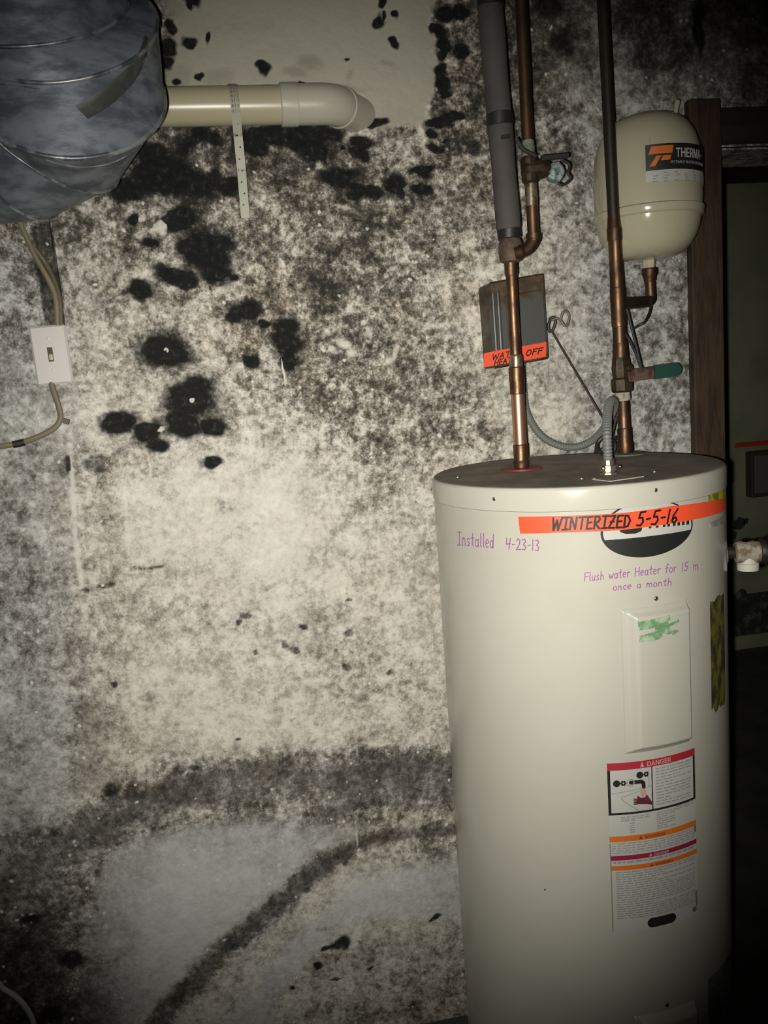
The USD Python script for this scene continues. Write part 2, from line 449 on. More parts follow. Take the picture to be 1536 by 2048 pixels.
M["panel"] = mat("panel_enamel", (0.45, 0.44, 0.38), 0.33)
M["paper"] = mat("label_paper", (0.47, 0.465, 0.435), 0.5)
M["print_black"] = mat("black_print", (0.016, 0.017, 0.016), 0.45)
M["print_grey"] = mat("grey_print", (0.285, 0.29, 0.28), 0.6)
M["print_red"] = mat("red_print", (0.36, 0.022, 0.035), 0.5)
M["print_maroon"] = mat("maroon_print", (0.27, 0.015, 0.045), 0.5)
M["print_hand"] = mat("dark_hand_print", (0.085, 0.020, 0.028), 0.5, c2=(0.19, 0.03, 0.05), scale=90.0)
M["print_orange"] = mat("orange_print", (0.62, 0.15, 0.018), 0.5)
M["print_brown"] = mat("brown_print", (0.22, 0.055, 0.012), 0.5)
M["print_skin"] = mat("skin_print", (0.50, 0.30, 0.27), 0.5)
M["print_green"] = mat("green_marker", (0.13, 0.27, 0.135), 0.45, c2=(0.38, 0.45, 0.34), scale=60.0, lo=0.42, hi=0.66)
M["purple"] = mat("purple_ink", (0.27, 0.085, 0.27), 0.5)
M["ink"] = mat("black_ink", (0.014, 0.011, 0.011), 0.4)
M["tape"] = mat("orange_tape", (0.86, 0.092, 0.036), 0.38)
M["yellow"] = mat("yellow_sticker", (0.17, 0.155, 0.030), 0.6, c2=(0.035, 0.034, 0.016), scale=38.0, lo=0.40, hi=0.62, detail=8.0, stretch=(1, 1, 0.6))
M["yellow_clean"] = mat("yellow_label", (0.46, 0.44, 0.03), 0.5, c2=(0.16, 0.15, 0.02), scale=60.0)
M["soot"] = mat("dark_label", (0.21, 0.215, 0.205), 0.6, c2=(0.13, 0.135, 0.13), scale=25.0)
M["grime_label"] = mat("glue_rest", (0.22, 0.20, 0.19), 0.7, c2=(0.40, 0.38, 0.33), scale=60.0)
M["screw"] = mat("screw_steel", (0.10, 0.095, 0.085), 0.4, 0.8)
M["galv"] = mat("galvanised_sheet", (0.205, 0.230, 0.268), 0.5, 0.4, c2=(0.075, 0.088, 0.108), scale=21.0, lo=0.36, hi=0.64, bump=0.35, bscale=14.0, r2=0.64, detail=12.0, stretch=(0.7, 0.7, 2.0))
M["galv_bead"] = mat("galvanised_bead", (0.34, 0.36, 0.37), 0.42, 0.6, c2=(0.095, 0.11, 0.13), scale=26.0, lo=0.42, hi=0.6)
M["dark_reflection"] = mat("painted_reflection", (0.034, 0.038, 0.033), 0.6, c2=(0.062, 0.068, 0.066), scale=30.0, lo=0.45, hi=0.7)  # colour of the dark reflection painted on the duct
M["copper"] = mat("old_copper", (0.215, 0.118, 0.068), 0.36, 0.85, c2=(0.085, 0.050, 0.031), scale=22.0, lo=0.34, hi=0.66, r2=0.5)
M["copper_bright"] = mat("bright_copper", (0.56, 0.315, 0.21), 0.36, 0.85, c2=(0.27, 0.145, 0.090), scale=18.0, lo=0.48, hi=0.75, r2=0.48)
M["copper_dark"] = mat("tarnished_copper", (0.120, 0.066, 0.038), 0.42, 0.8, c2=(0.052, 0.034, 0.022), scale=20.0, lo=0.36, hi=0.64, r2=0.55)
M["iron"] = mat("brown_iron", (0.030, 0.021, 0.014), 0.5, 0.3, c2=(0.020, 0.015, 0.011), scale=20.0)
M["solder"] = mat("solder", (0.40, 0.34, 0.26), 0.34, 0.8, c2=(0.20, 0.13, 0.08), scale=60.0)
M["brass"] = mat("dull_brass", (0.062, 0.043, 0.022), 0.55, 0.5, c2=(0.032, 0.022, 0.013), scale=30.0, bump=0.2)
M["corroded"] = mat("corroded_fitting", (0.13, 0.085, 0.052), 0.7, 0.3, c2=(0.060, 0.045, 0.034), scale=45.0, bump=0.5)
M["verdigris"] = mat("verdigris", (0.34, 0.42, 0.40), 0.85, c2=(0.07, 0.11, 0.10), scale=70.0, lo=0.4, hi=0.6, bump=0.8)
M["greenish"] = mat("green_crust", (0.16, 0.17, 0.12), 0.8, c2=(0.07, 0.085, 0.06), scale=60.0, bump=0.5)
M["crust"] = mat("mineral_crust", (0.42, 0.38, 0.31), 0.75, c2=(0.20, 0.155, 0.10), scale=70.0, bump=0.7)
M["foam"] = mat("pipe_foam", (0.062, 0.054, 0.053), 0.8, c2=(0.048, 0.042, 0.041), scale=9.0, bump=0.15)
M["black_tape"] = mat("black_tape", (0.016, 0.015, 0.015), 0.45)
M["black"] = mat("black_rubber", (0.020, 0.019, 0.017), 0.5)
M["red_collar"] = mat("red_collar", (0.22, 0.022, 0.022), 0.55, c2=(0.13, 0.04, 0.035), scale=30.0)
M["maroon"] = mat("maroon_lever", (0.07, 0.025, 0.022), 0.55, 0.3, c2=(0.14, 0.085, 0.065), scale=60.0)
M["green_grip"] = mat("green_grip", (0.008, 0.052, 0.038), 0.55)
M["cream"] = mat("cream_enamel", (0.46, 0.43, 0.31), 0.13, spec=0.5)
M["white_plastic"] = mat("white_plastic", (0.66, 0.645, 0.56), 0.4)
M["plate"] = mat("switch_plate", (0.585, 0.56, 0.545), 0.38)
M["ivory"] = mat("ivory_toggle", (0.46, 0.42, 0.31), 0.35)
M["slot"] = mat("switch_slot", (0.055, 0.048, 0.03), 0.6)
M["cable"] = mat("cable_sheath", (0.185, 0.154, 0.100), 0.55, c2=(0.145, 0.118, 0.075), scale=12.0)
M["cable_dark"] = mat("brown_cable", (0.095, 0.074, 0.048), 0.55)
M["cable_pale"] = mat("pale_cable", (0.36, 0.37, 0.34), 0.6)
M["pvc"] = mat("yellowed_pvc", (0.43, 0.39, 0.265), 0.30)
M["pvc_white"] = mat("white_pvc", (0.44, 0.42, 0.345), 0.34)
M["strap"] = mat("strap_band", (0.32, 0.31, 0.25), 0.5)
def rusty(name, grey, z0, z1):
    """Painted steel, rusted above the height z1 and below z0 with ragged edges."""
    n = {"g": ("geometry", {}), "s": ("separate_xyz", {}), "n": ("noise_texture", {"scale": 26.0, "detail": 8.0, "roughness": 0.65}),
         "w": ("math", {"math_type": "multiply_add", "value2": 0.16, "value3": -0.08}), "z": ("math", {"math_type": "add"}),
         "u": ("map_range", {"range_type": "smoothstep", "from_min": z1 - 0.02, "from_max": z1 + 0.025, "clamp": True}),
         "d": ("map_range", {"range_type": "smoothstep", "from_min": z0 - 0.012, "from_max": z0 + 0.012, "to_min": 1.0, "to_max": 0.0, "clamp": True}),
         "m": ("math", {"math_type": "maximum"}), "n2": ("noise_texture", {"scale": 60.0, "detail": 6.0}),
         "r": ("rgb_ramp", {"ramp": [(0.3, (0.030, 0.020, 0.013)), (0.5, (0.060, 0.036, 0.020)), (0.7, (0.115, 0.068, 0.040))]}),
         "x": ("mix_color", {"a": grey}), "q": ("mix_float", {"a": 0.38, "b": 0.55}), "p": ("principled_bsdf", {"metallic": 0.2})}
    l = [("g.position", "s.vector"), ("g.position", "n.vector"), ("g.position", "n2.vector"), ("n.fac", "w.value1"), ("s.z", "z.value1"), ("w.value", "z.value2"), ("z.value", "u.value"), ("z.value", "d.value"),
         ("u.result", "m.value1"), ("d.result", "m.value2"), ("m.value", "x.fac"), ("n2.fac", "r.fac"), ("r.color", "x.b"), ("x.result", "p.base_color"), ("m.value", "q.fac"), ("q.result", "p.roughness")]
    return usdkit.material(stage, "/World/Looks/" + name, n, l, surface="p.BSDF")


_zc = P(1038, 642, -0.09)[2]
M["box"] = rusty("painted_steel_box", (0.075, 0.068, 0.056), _zc - 0.02, _zc - 0.01)
M["box_grey"] = rusty("steel_cover", (0.088, 0.090, 0.086), _zc - 0.068, _zc + 0.040)
M["wire"] = mat("grey_wire", (0.16, 0.15, 0.13), 0.5, 0.3)
M["rod"] = mat("rusty_rod", (0.035, 0.024, 0.016), 0.7)
M["conduit"] = mat("flex_conduit", (0.155, 0.158, 0.15), 0.5)
M["steel"] = mat("dull_zinc", (0.25, 0.235, 0.20), 0.45, 0.85)
M["chip"] = mat("bare_splinter", (0.70, 0.68, 0.60), 0.6)
M["far_box"] = mat("far_box", (0.13, 0.13, 0.11), 0.6)
M["far_edge"] = mat("far_box_edge", (0.055, 0.05, 0.035), 0.6)
M["far_tape"] = mat("red_strip", (0.52, 0.045, 0.028), 0.5)

# ------------------------------------------------------------------ the wall: a mesh that carries the map of its stains
BX, BZ = 1.06, 2.03          # left edge and top of the doorway (the wood covers the wall's edge)
CEIL = 2.40


def pw(u, v):
    q = P(u, v, 0.0)
    return q[0], q[2]


PXM = 0.00113                # metres of wall per pixel, near enough for the size of a stain


def axis(*stops):
    out = []
    for a, b, s in stops:
        out.append(np.linspace(a, b, max(2, int(round((b - a) / s)) + 1))[:-1])
    return np.concatenate(out + [[stops[-1][1]]])


wx = axis((-2.4, -0.74, 0.12), (-0.74, BX, 0.0045), (BX, 1.34, 0.005), (1.34, 2.05, 0.1), (2.05, 3.6, 0.2))
wz = axis((0.0, BZ, 0.0045), (BZ, CEIL, 0.0045))
WX, WZ = np.meshgrid(wx, wz)
pos3 = np.stack([WX, 0 * WX, WZ], -1)
wn1 = meshkit.fbm(pos3 * 14 + 5, 4, 3) - 0.5
wn2 = meshkit.fbm(pos3 * 14 + 35, 4, 8) - 0.5
wn3 = meshkit.fbm(pos3 * 45 + 15, 3, 11) - 0.5
WPX, WPZ = WX + wn1 * 0.030 + wn3 * 0.014, WZ + wn2 * 0.030 - wn3 * 0.014    # edges of stains wander

# grime, read off the photograph on a 128 pixel grid and laid on the wall
GR = np.array([
    [.50, .50, .50, .32, .22, .22, .36, .72, .72, .60, .64, .68, .70],
    [.50, .50, .55, .34, .36, .26, .32, .72, .58, .42, .48, .60, .66],
    [.60, .60, .78, .74, .72, .70, .55, .60, .58, .40, .46, .55, .60],
    [.52, .55, .56, .54, .58, .66, .60, .48, .42, .42, .44, .5, .5],
    [.46, .42, .42, .46, .60, .66, .50, .40, .36, .42, .44, .5, .5],
    [.42, .37, .37, .42, .54, .62, .52, .37, .34, .40, .44, .5, .5],
    [.40, .32, .32, .34, .38, .52, .54, .43, .32, .37, .42, .5, .5],
    [.42, .36, .25, .20, .18, .36, .40, .40, .40, .4, .4, .5, .5],
    [.44, .32, .22, .18, .15, .28, .30, .40, .40, .4, .4, .5, .5],
    [.46, .32, .29, .24, .22, .26, .24, .30, .30, .4, .4, .5, .5],
    [.38, .32, .22, .22, .24, .30, .28, .30, .30, .4, .4, .5, .5],
    [.32, .34, .22, .20, .22, .27, .30, .30, .30, .4, .4, .5, .5],
    [.32, .34, .44, .44, .44, .50, .44, .40, .40, .4, .4, .5, .5],
    [.46, .42, .28, .26, .30, .27, .34, .40, .40, .4, .4, .5, .5],
    [.74, .44, .22, .24, .27, .27, .28, .30, .30, .4, .4, .5, .5],
    [.78, .56, .26, .26, .28, .34, .36, .40, .40, .4, .4, .5, .5],
    [.78, .56, .26, .26, .28, .34, .36, .40, .40, .4, .4, .5, .5]])
# pixel -> wall is a plane-to-plane map; its inverse takes each place of the wall to a cell of the grid
_src = [(0, 0), (1536, 0), (0, 2048), (1000, 2048), (700, 1000)]
_A, _b = [], []
for u, v in _src:
    x, z = pw(u, v)
    _A += [[x, z, 1, 0, 0, 0, -u * x, -u * z], [0, 0, 0, x, z, 1, -v * x, -v * z]]
    _b += [u, v]
_h = np.append(np.linalg.lstsq(np.array(_A), np.array(_b), rcond=None)[0], 1).reshape(3, 3)


def cell(x, z):
    w = _h[2, 0] * x + _h[2, 1] * z + 1
    return (_h[0, 0] * x + _h[0, 1] * z + _h[0, 2]) / w, (_h[1, 0] * x + _h[1, 1] * z + _h[1, 2]) / w


CU, CV = cell(WPX, WPZ)
spl = RectBivariateSpline(np.arange(17) * 128 + 64, np.arange(13) * 128 + 64, GR, kx=2, ky=2)
G = spl.ev(np.clip(CV, 64, 2112), np.clip(CU, 64, 1600))
D = np.full(WX.shape, -0.6)
COOL, PAINT, FLECK = np.zeros(WX.shape), np.zeros(WX.shape), np.ones(WX.shape)
CLEAN = np.zeros(WX.shape)


def sstep(a, b, x):
    t = np.clip((x - a) / (b - a), 0, 1)
    return t * t * (3 - 2 * t)


def blob(u, v, ru, rv, ang=0, k=2.2, top=1.15, field=None):
    """A stain about (u, v): k says how sharp its edge is, top how dark its middle."""
    x, z = pw(u, v)
    a = math.radians(ang)
    dx, dz = WPX - x, WPZ - z
    p, q = (dx * math.cos(a) + dz * math.sin(a)) / (ru * PXM), (-dx * math.sin(a) + dz * math.cos(a)) / (rv * PXM)
    r = np.sqrt(p * p + q * q)
    np.maximum(D if field is None else field, np.minimum(0.5 + (1 - r) * k, top), out=D if field is None else field)


def seg_dist(pts, warp=True):
    pts = [pw(*p) for p in pts]
    X_, Z_ = (WPX, WPZ) if warp else (WX, WZ)
    best, where = np.full(WX.shape, 9.0), np.zeros(WX.shape)
    for i, ((x0, z0), (x1, z1)) in enumerate(zip(pts, pts[1:])):
        dx, dz = x1 - x0, z1 - z0
        t = np.clip(((X_ - x0) * dx + (Z_ - z0) * dz) / (dx * dx + dz * dz), 0, 1)
        d = np.hypot(X_ - x0 - t * dx, Z_ - z0 - t * dz)
        where = np.where(d < best, i + t, where)
        best = np.minimum(best, d)
    return best / PXM, where


def band(pts, widths, amount, soft=0.6, field="G"):
    """A swept stain: widths (half, in pixels) at its points."""
    global G, COOL
    d, w = seg_dist(pts)
    half = np.interp(w, np.arange(len(widths)), widths)
    m = 1 - sstep(1 - soft, 1 + soft, d / half)
    G = G + m * (amount - G) * (m > 0)
    calm(m, 0.55)
    COOL = np.maximum(COOL, 0.7 * m)


def inside(pts, soft=8, warp=True):
    """1 inside the outline, 0 outside, soft in pixels."""
    from shapely import contains_xy
    ring = [pw(*p) for p in pts]
    X_, Z_ = (WPX, WPZ) if warp else (WX, WZ)
    d, _ = seg_dist(list(pts) + [pts[0]], warp)
    s = np.where(contains_xy(Polygon(ring), X_, Z_), d, -d)
    return sstep(-soft, soft, s)


# swept damp stains near the foot of the wall
def calm(m, k):
    global CLEAN
    CLEAN = np.maximum(CLEAN, k * m)


band([(-60, 1800), (60, 1735), (150, 1680), (250, 1620), (400, 1575), (560, 1560), (740, 1565), (960, 1570)], [52, 52, 46, 42, 46, 50, 54, 50], 0.57, 0.8)
band([(230, 1640), (310, 1600), (420, 1560), (520, 1530)], [20, 26, 22, 14], 0.66, 0.9)
band([(690, 1570), (740, 1540), (800, 1525), (900, 1535)], [26, 30, 30, 26], 0.68, 0.9)
band([(640, 1625), (720, 1600)], [20, 16], 0.62, 0.9)
band([(300, 2090), (345, 2010), (420, 1930), (520, 1845), (610, 1755), (690, 1700), (750, 1678), (830, 1668), (940, 1655)], [26, 24, 22, 22, 24, 22, 16, 12, 14], 0.66, 0.65)
m = inside([(160, 1400), (212, 1400), (245, 1590), (140, 1590)], 9)
G = G + m * 0.10
calm(m, 0.55)
for pts in ([(230, 1690), (420, 1640), (700, 1640), (760, 1650), (620, 1730), (480, 1860), (330, 2000), (250, 2100), (160, 2100), (160, 1850)],
            [(420, 2100), (560, 1900), (700, 1760), (940, 1700), (940, 1830), (700, 1850), (560, 1980), (520, 2100)]):
    m = inside(pts, 34)
    G = G - m * 0.04
    CLEAN = np.maximum(CLEAN, 0.72 * m)
    COOL = np.maximum(COOL, 0.9 * m)
m = inside([(20, 1380), (150, 1380), (130, 1600), (60, 1680), (20, 1680)], 40)
CLEAN, COOL = np.maximum(CLEAN, 0.45 * m), np.maximum(COOL, 0.8 * m)
COOL = np.maximum(COOL, 0.75 * sstep(220, 60, CU) * sstep(380, 520, CV))
calm(sstep(1000, 1120, CU), 0.12)
calm(sstep(1000, 1100, CU) * sstep(260, 140, CV), 0.5)
calm(sstep(190, 120, CU) * sstep(600, 800, CV), 0.35)
calm(sstep(900, 1100, CV), 0.18)
COOL = np.maximum(COOL, 0.7 * sstep(1050, 1200, CU))
# sound old paint above the plastic pipe
m = inside([(330, -80), (880, -80), (858, 60), (872, 130), (862, 200), (845, 250), (760, 262), (690, 235), (600, 178), (330, 182), (345, 60)], 9)
PAINT = np.maximum(PAINT, m)
CLEAN = np.maximum(CLEAN, 0.85 * m)
G = G * (1 - 0.25 * m)
FLECK *= 1 - m
G = np.where((CV < 260) & (CU > 868) & (CU < 980), np.maximum(G, 0.62), G)
for u, v, a, b, g in ((592, 149, 30, 8, .6), (625, 124, 24, 13, .62), (440, 160, 30, 16, .45), (370, 150, 24, 20, .5), (690, 178, 60, 8, .42), (350, 20, 20, 18, .5), (500, 60, 60, 14, .3), (780, 130, 12, 5, .5), (700, 150, 8, 12, .5), (335, 110, 16, 70, .6)):
    t = np.full(WX.shape, 0.0)
    blob(u, v, a, b, 0, 1.0, 1.0, t)
    G = np.maximum(G, np.clip(t, 0, 1) * g * 1.2)
# black mould
for a in ((333, 705, 54, 36), (245, 845, 37, 24), (380, 800, 60, 40), (395, 775, 40, 30), (425, 850, 30, 20), (370, 850, 40, 26), (300, 866, 34, 22, 20), (315, 890, 22, 14),
          (490, 628, 34, 26), (572, 652, 32, 24), (528, 655, 12, 8), (570, 690, 30, 32), (575, 725, 18, 18), (500, 725, 20, 14), (468, 640, 16, 14),
          (415, 500, 56, 44), (440, 480, 30, 24), (380, 495, 26, 20), (430, 545, 32, 22), (462, 550, 12, 8), (345, 550, 34, 18, -15), (375, 562, 22, 14), (285, 582, 24, 20), (350, 438, 36, 30), (265, 430, 22, 13), (298, 487, 21, 13, -25)):
    blob(*a[:4], a[4] if len(a) > 4 else 0, k=0.85, top=1.05)
for a in ((310, 345, 60, 46), (365, 360, 80, 46), (300, 300, 40, 26), (395, 285, 90, 30), (460, 370, 30, 26), (420, 330, 46, 30), (250, 380, 40, 22), (540, 275, 80, 24), (610, 290, 60, 30), (655, 268, 40, 16), (585, 262, 60, 14), (640, 310, 26, 20), (510, 295, 34, 18)):
    blob(*a[:4], 0, k=0.75, top=1.0)
for a in ((683, 358, 42, 21), (664, 355, 24, 13), (719, 386, 26, 13), (748, 384, 18, 15), (790, 366, 23, 25), (803, 392, 9, 14), (719, 311, 28, 18), (688, 296, 8, 6), (724, 285, 24, 13, -20), (735, 292, 16, 9), (668, 272, 20, 8), (850, 340, 24, 12), (846, 376, 22, 12), (832, 374, 9, 6), (868, 273, 12, 9), (866, 294, 10, 9), (880, 299, 9, 8), (893, 277, 7, 3), (884, 243, 34, 13, 14), (910, 235, 26, 10),
          (880, 142, 14, 14), (884, 165, 18, 14), (890, 180, 16, 16), (897, 198, 14, 7), (880, 112, 10, 9), (893, 30, 20, 18), (884, 70, 14, 16), (925, 30, 24, 16), (925, 110, 24, 12), (870, 62, 12, 10), (886, 92, 16, 14),
          (525, 144, 14, 11), (372, 86, 13, 12), (338, 100, 14, 12), (340, 128, 14, 12), (334, 60, 9, 16), (411, 76, 6, 11), (387, 4, 14, 9), (380, 16, 6, 5), (404, 158, 8, 5), (358, 162, 9, 5), (760, 40, 11, 12), (794, 26, 7, 7), (789, 77, 7, 10), (775, 30, 4, 6), (762, 8, 8, 10), (608, 167, 10, 4), (696, 121, 5, 3), (745, 252, 26, 7), (758, 245, 20, 9),
          (420, 922, 22, 13), (489, 1238, 13, 8), (473, 1250, 8, 5), (590, 1297, 11, 8), (574, 1285, 8, 8), (702, 1263, 9, 7), (513, 1301, 6, 5), (695, 1203, 6, 5), (611, 1250, 9, 6), (700, 1340, 9, 6), (783, 1342, 10, 5), (227, 1368, 7, 6), (222, 1583, 14, 11), (475, 1478, 7, 4), (385, 1535, 10, 5),
          (680, 1888, 26, 12, 25), (655, 1902, 14, 6), (869, 1832, 16, 7, 20), (640, 1935, 10, 6), (740, 1933, 10, 5), (672, 1960, 12, 5), (590, 1975, 8, 6)):
    low_ = a[1] > 950
    blob(*a[:4], a[4] if len(a) > 4 else 0, k=0.75 if low_ else 1.1, top=(0.62 if a[1] < 1700 else 0.75) if low_ else 1.0)
for a in ((192, 932, 19, 17, 0.52), (205, 597, 17, 14, .50), (60, 1842, 26, 10, .8), (140, 1915, 26, 16, .72), (110, 2022, 22, 18, .75), (35, 1900, 20, 14, .6), (300, 1398, 20, 10, .42), (500, 1262, 13, 11, .32), (640, 1860, 12, 7, .45), (30, 1500, 14, 8, .42), (240, 905, 14, 10, .40), (300, 945, 30, 12, .38), (330, 985, 14, 14, .36), (440, 1015, 16, 10, .34), (490, 1050, 18, 8, .36), (560, 1170, 14, 9, .40), (540, 1175, 9, 6, .40), (1100, 16, 30, 20, .7), (1125, 90, 24, 20, .66), (1155, 66, 26, 12, .55), (1400, 60, 12, 50, .85), (1330, 110, 60, 30, .55), (1290, 40, 60, 40, .55), (1090, 110, 40, 30, .5), (960, 300, 26, 18, .55), (905, 285, 20, 26, .45)):
    blob(*a[:4], 0, k=0.7, top=a[4])
for a in ((335, 268, 30, 20), (405, 315, 22, 22), (480, 325, 30, 16), (560, 330, 34, 22), (450, 300, 10, 40), (300, 410, 30, 10), (700, 330, 22, 16)):
    t = np.full(WX.shape, -1.0)
    blob(*a, 0, 0.8, 1.0, t)
    D = D - 0.75 * np.clip(t, 0, 1)
# scratches, runs of limewash and the chase cut for the cable
for pts, wdt, g in (([(140, 890), (150, 1060), (166, 1185)], 4, .10), ([(248, 960), (258, 1110)], 3, .12), ([(565, 722), (571, 770)], 2, .1), ([(1322, 880), (1318, 908)], 3, .05), ([(420, 1000), (424, 1130)], 3, .16), ([(712, 1640), (716, 1690)], 2, .2)):
    d, _ = seg_dist(pts, False)
    m = 1 - sstep(wdt * 0.6, wdt * 1.6, d)
    G = G + (g - G) * 0.75 * m
for pts, wdt, g in (([(165, 1180), (225, 1170)], 4, .58), ([(262, 1137), (325, 1133)], 2, .6), ([(136, 915), (137, 940)], 3, .7)):
    d, _ = seg_dist(pts, False)
    m = 1 - sstep(wdt * 0.6, wdt * 1.6, d)
    G = G + (g - G) * m
chase = [(62, 452), (97, 440), (112, 530), (121, 580), (127, 655), (93, 655), (78, 560)]
CH = inside(chase, 4, False)
G = G + CH * (0.84 - G)
CLEAN = np.maximum(CLEAN, 0.4 * CH)
# bare white flakes where the skin of paint came off
for a in ((692, 622, 13, 9, 25), (700, 417, 9, 8, 0), (684, 412, 16, 5, -15), (637, 332, 9, 9, 0), (232, 640, 12, 9, -40), (203, 648, 6, 5, 0), (437, 577, 9, 7, 0), (655, 668, 12, 6, 0), (797, 700, 7, 22, -25), (783, 722, 9, 12, 0), (686, 690, 14, 8, 10), (700, 708, 10, 10, 0), (668, 705, 9, 9, 0), (735, 648, 7, 7, 0), (742, 665, 7, 7, 0), (385, 800, 6, 4, 0), (322, 858, 5, 6, 0), (333, 697, 4, 4, 0), (560, 452, 4, 16, 0), (595, 505, 4, 14, 0), (845, 1180, 14, 6, 10), (815, 1190, 20, 4, -5), (870, 1172, 8, 5, 0), (723, 950, 5, 8, 0), (742, 900, 4, 12, 0), (285, 430, 10, 8, 0), (322, 455, 9, 18, -15)):
    t = np.full(WX.shape, -1.0)
    blob(*a, 0.9, 1.0, t)
    t = sstep(0.30, 0.95, t) * 0.75
    G, D = G + (0.12 - G) * t, D + (-0.6 - D) * np.minimum(1, 1.3 * t)
    calm(t, 0.55)
G = G + 0.06 * sstep(1050, 1250, CV) * (1 - CLEAN)
G = np.clip(G, 0.02, 0.95)

yrel = -0.0022 * (meshkit.fbm(pos3 * 22, 4, 21) - 0.5) * 2 + 0.004 * (meshkit.fbm(pos3 * 3, 3, 22) - 0.5) + 0.018 * CH
yrel = yrel * (1 - sstep(BX - 0.03, BX, WX)) + 0.0
vid = np.arange(WX.size).reshape(WX.shape)
quads = np.stack([vid[:-1, :-1], vid[:-1, 1:], vid[1:, 1:], vid[1:, :-1]], -1)
cxm, czm = (WX[:-1, :-1] + WX[1:, 1:]) / 2, (WZ[:-1, :-1] + WZ[1:, 1:]) / 2
quads = quads[~((cxm > BX) & (cxm < 2.05) & (czm < BZ))]
tri = np.vstack([quads[:, [0, 1, 2]], quads[:, [0, 2, 3]]])
front = np.stack([WX, yrel, WZ], -1).reshape(-1, 3)
body = [trimesh.creation.box(bounds=b) for b in (((-2.4, 0.03, 0), (BX, 0.20, CEIL)), ((BX, 0.03, BZ), (2.05, 0.20, CEIL)), ((2.05, 0.03, 0), (3.6, 0.20, CEIL)))]
bm = trimesh.util.concatenate(body)
pts = np.vstack([front, bm.vertices])
fcs = np.vstack([tri, np.asarray(bm.faces) + len(front)])
wall = usdkit.mesh(stage, "/World/wall_back", trimesh.Trimesh(pts, fcs, process=False), M["wall"], smooth=False)
_n0, _n1 = len(front), len(bm.vertices)
api = UsdGeom.PrimvarsAPI(wall)


def primvar(name, cols, rest):
    a = np.vstack([np.stack([c.ravel() for c in cols], 1), np.tile(rest, (_n1, 1))]).astype(np.float32)
    api.CreatePrimvar(name, Sdf.ValueTypeNames.Float3Array, UsdGeom.Tokens.vertex).Set(Vt.Vec3fArray.FromNumpy(a))


primvar("paint", (D, G, CLEAN), (-0.6, 0.45, 0.3))
primvar("tone", (COOL, PAINT, FLECK), (0.5, 0, 0))
_data(wall.GetPrim(), "plastered cellar wall covered with black and grey mould", "wall", kind="structure")
taken["/World/wall_back"] = 0


def struct(name, mesh, m, label, parent=None, smooth=False):
    return obj(name, mesh, m, parent, smooth, label, None, "structure")


FARY = 2.236
struct("floor", trimesh.creation.box(bounds=((-2.4, -3.6, -0.06), (5.2, FARY + 0.1, 0.0))), M["floor"], "dark dirty concrete floor")
struct("ceiling", trimesh.creation.box(bounds=((-2.4, -3.6, CEIL), (5.2, FARY + 0.1, CEIL + 0.05))), M["ceil"], "dark boarded cellar ceiling")
struct("wall_left", trimesh.creation.box(bounds=((-2.5, -3.6, 0), (-2.4, 0.2, CEIL))), M["room"], "side wall out of view on the left")
struct("wall_front", trimesh.creation.box(bounds=((-2.4, -3.7, 0), (3.6, -3.6, CEIL))), M["room"], "wall behind the camera")
struct("wall_right", trimesh.creation.box(bounds=((3.6, -3.6, 0), (3.7, 0.2, CEIL))), M["room"], "side wall out of view on the right")
far = thing("wall_far", "dim green washed wall of the room beyond the doorway", None, (0, FARY, 0), kind="structure")
obj("wash", trimesh.creation.box(bounds=((0.6, FARY, 0.30), (5.2, FARY + 0.1, CEIL))), M["far"], far, False)
obj("damp_foot", trimesh.creation.box(bounds=((0.6, FARY - 0.002, 0.07), (5.2, FARY + 0.1, 0.30))), M["farmould"], far, False, label="black mouldy foot of the far wall")
obj("skirting", cbox((0.6, FARY - 0.018, 0.0), (5.2, FARY + 0.05, 0.075), 0.004), M["far"], far, False)
for (u, v, r) in ((1478, 1048, 0.045), (1466, 1070, 0.03), (1492, 1042, 0.02), (1520, 1215, 0.05), (1480, 1195, 0.05)):
    q = P(u, v, FARY)
    ang = np.linspace(0, 2 * np.pi, 15)[:-1]
    sh = Polygon([(q[0] + r * (0.6 + 0.5 * rnd.random()) * math.cos(a), q[2] + r * (0.6 + 0.5 * rnd.random()) * math.sin(a)) for a in ang]).buffer(0)
    obj("mould_spot", sheet(sh, lambda s, z, h: np.stack([s, FARY - 0.001 - h, z], 1), 1.0), M["farmould"], far, False)
struct("wall_far_side", trimesh.creation.box(bounds=((5.2, 0.2, 0), (5.3, FARY, CEIL))), M["room"], "side wall of the room beyond")
struct("wall_far_end", trimesh.creation.box(bounds=((0.5, 0.2, 0), (0.6, FARY, CEIL))), M["room"], "near side wall of the room beyond")
# doorway woodwork
a, b = P(1379, 197, -0.024), P(1443, 197, -0.024)
struct("trim_1", frame_box(((a[0] + b[0]) / 2, -0.006, a[2] / 2), ((b[0] - a[0]) / 2, 0, 0), (0, 0.018, 0), (0, 0, a[2] / 2), 0.003), M["wood"], "rough brown wooden post standing right of the cream tank")
c = P(1480, 289, 0.0)
struct("trim_2", cbox((b[0] + 0.001, -0.004, c[2]), (2.08, 0.20, P(1490, 213, -0.004)[2]), 0.003), M["wood_dark"], "black wooden lintel over the doorway at the right edge")
JY = 1.05
j = P(1490, 305, JY)
struct("trim_3", cbox((0.6, JY, j[2]), (5.2, JY + 0.025, CEIL), 0.004), M["joist"], "grey ceiling joist seen through the doorway below the lintel")

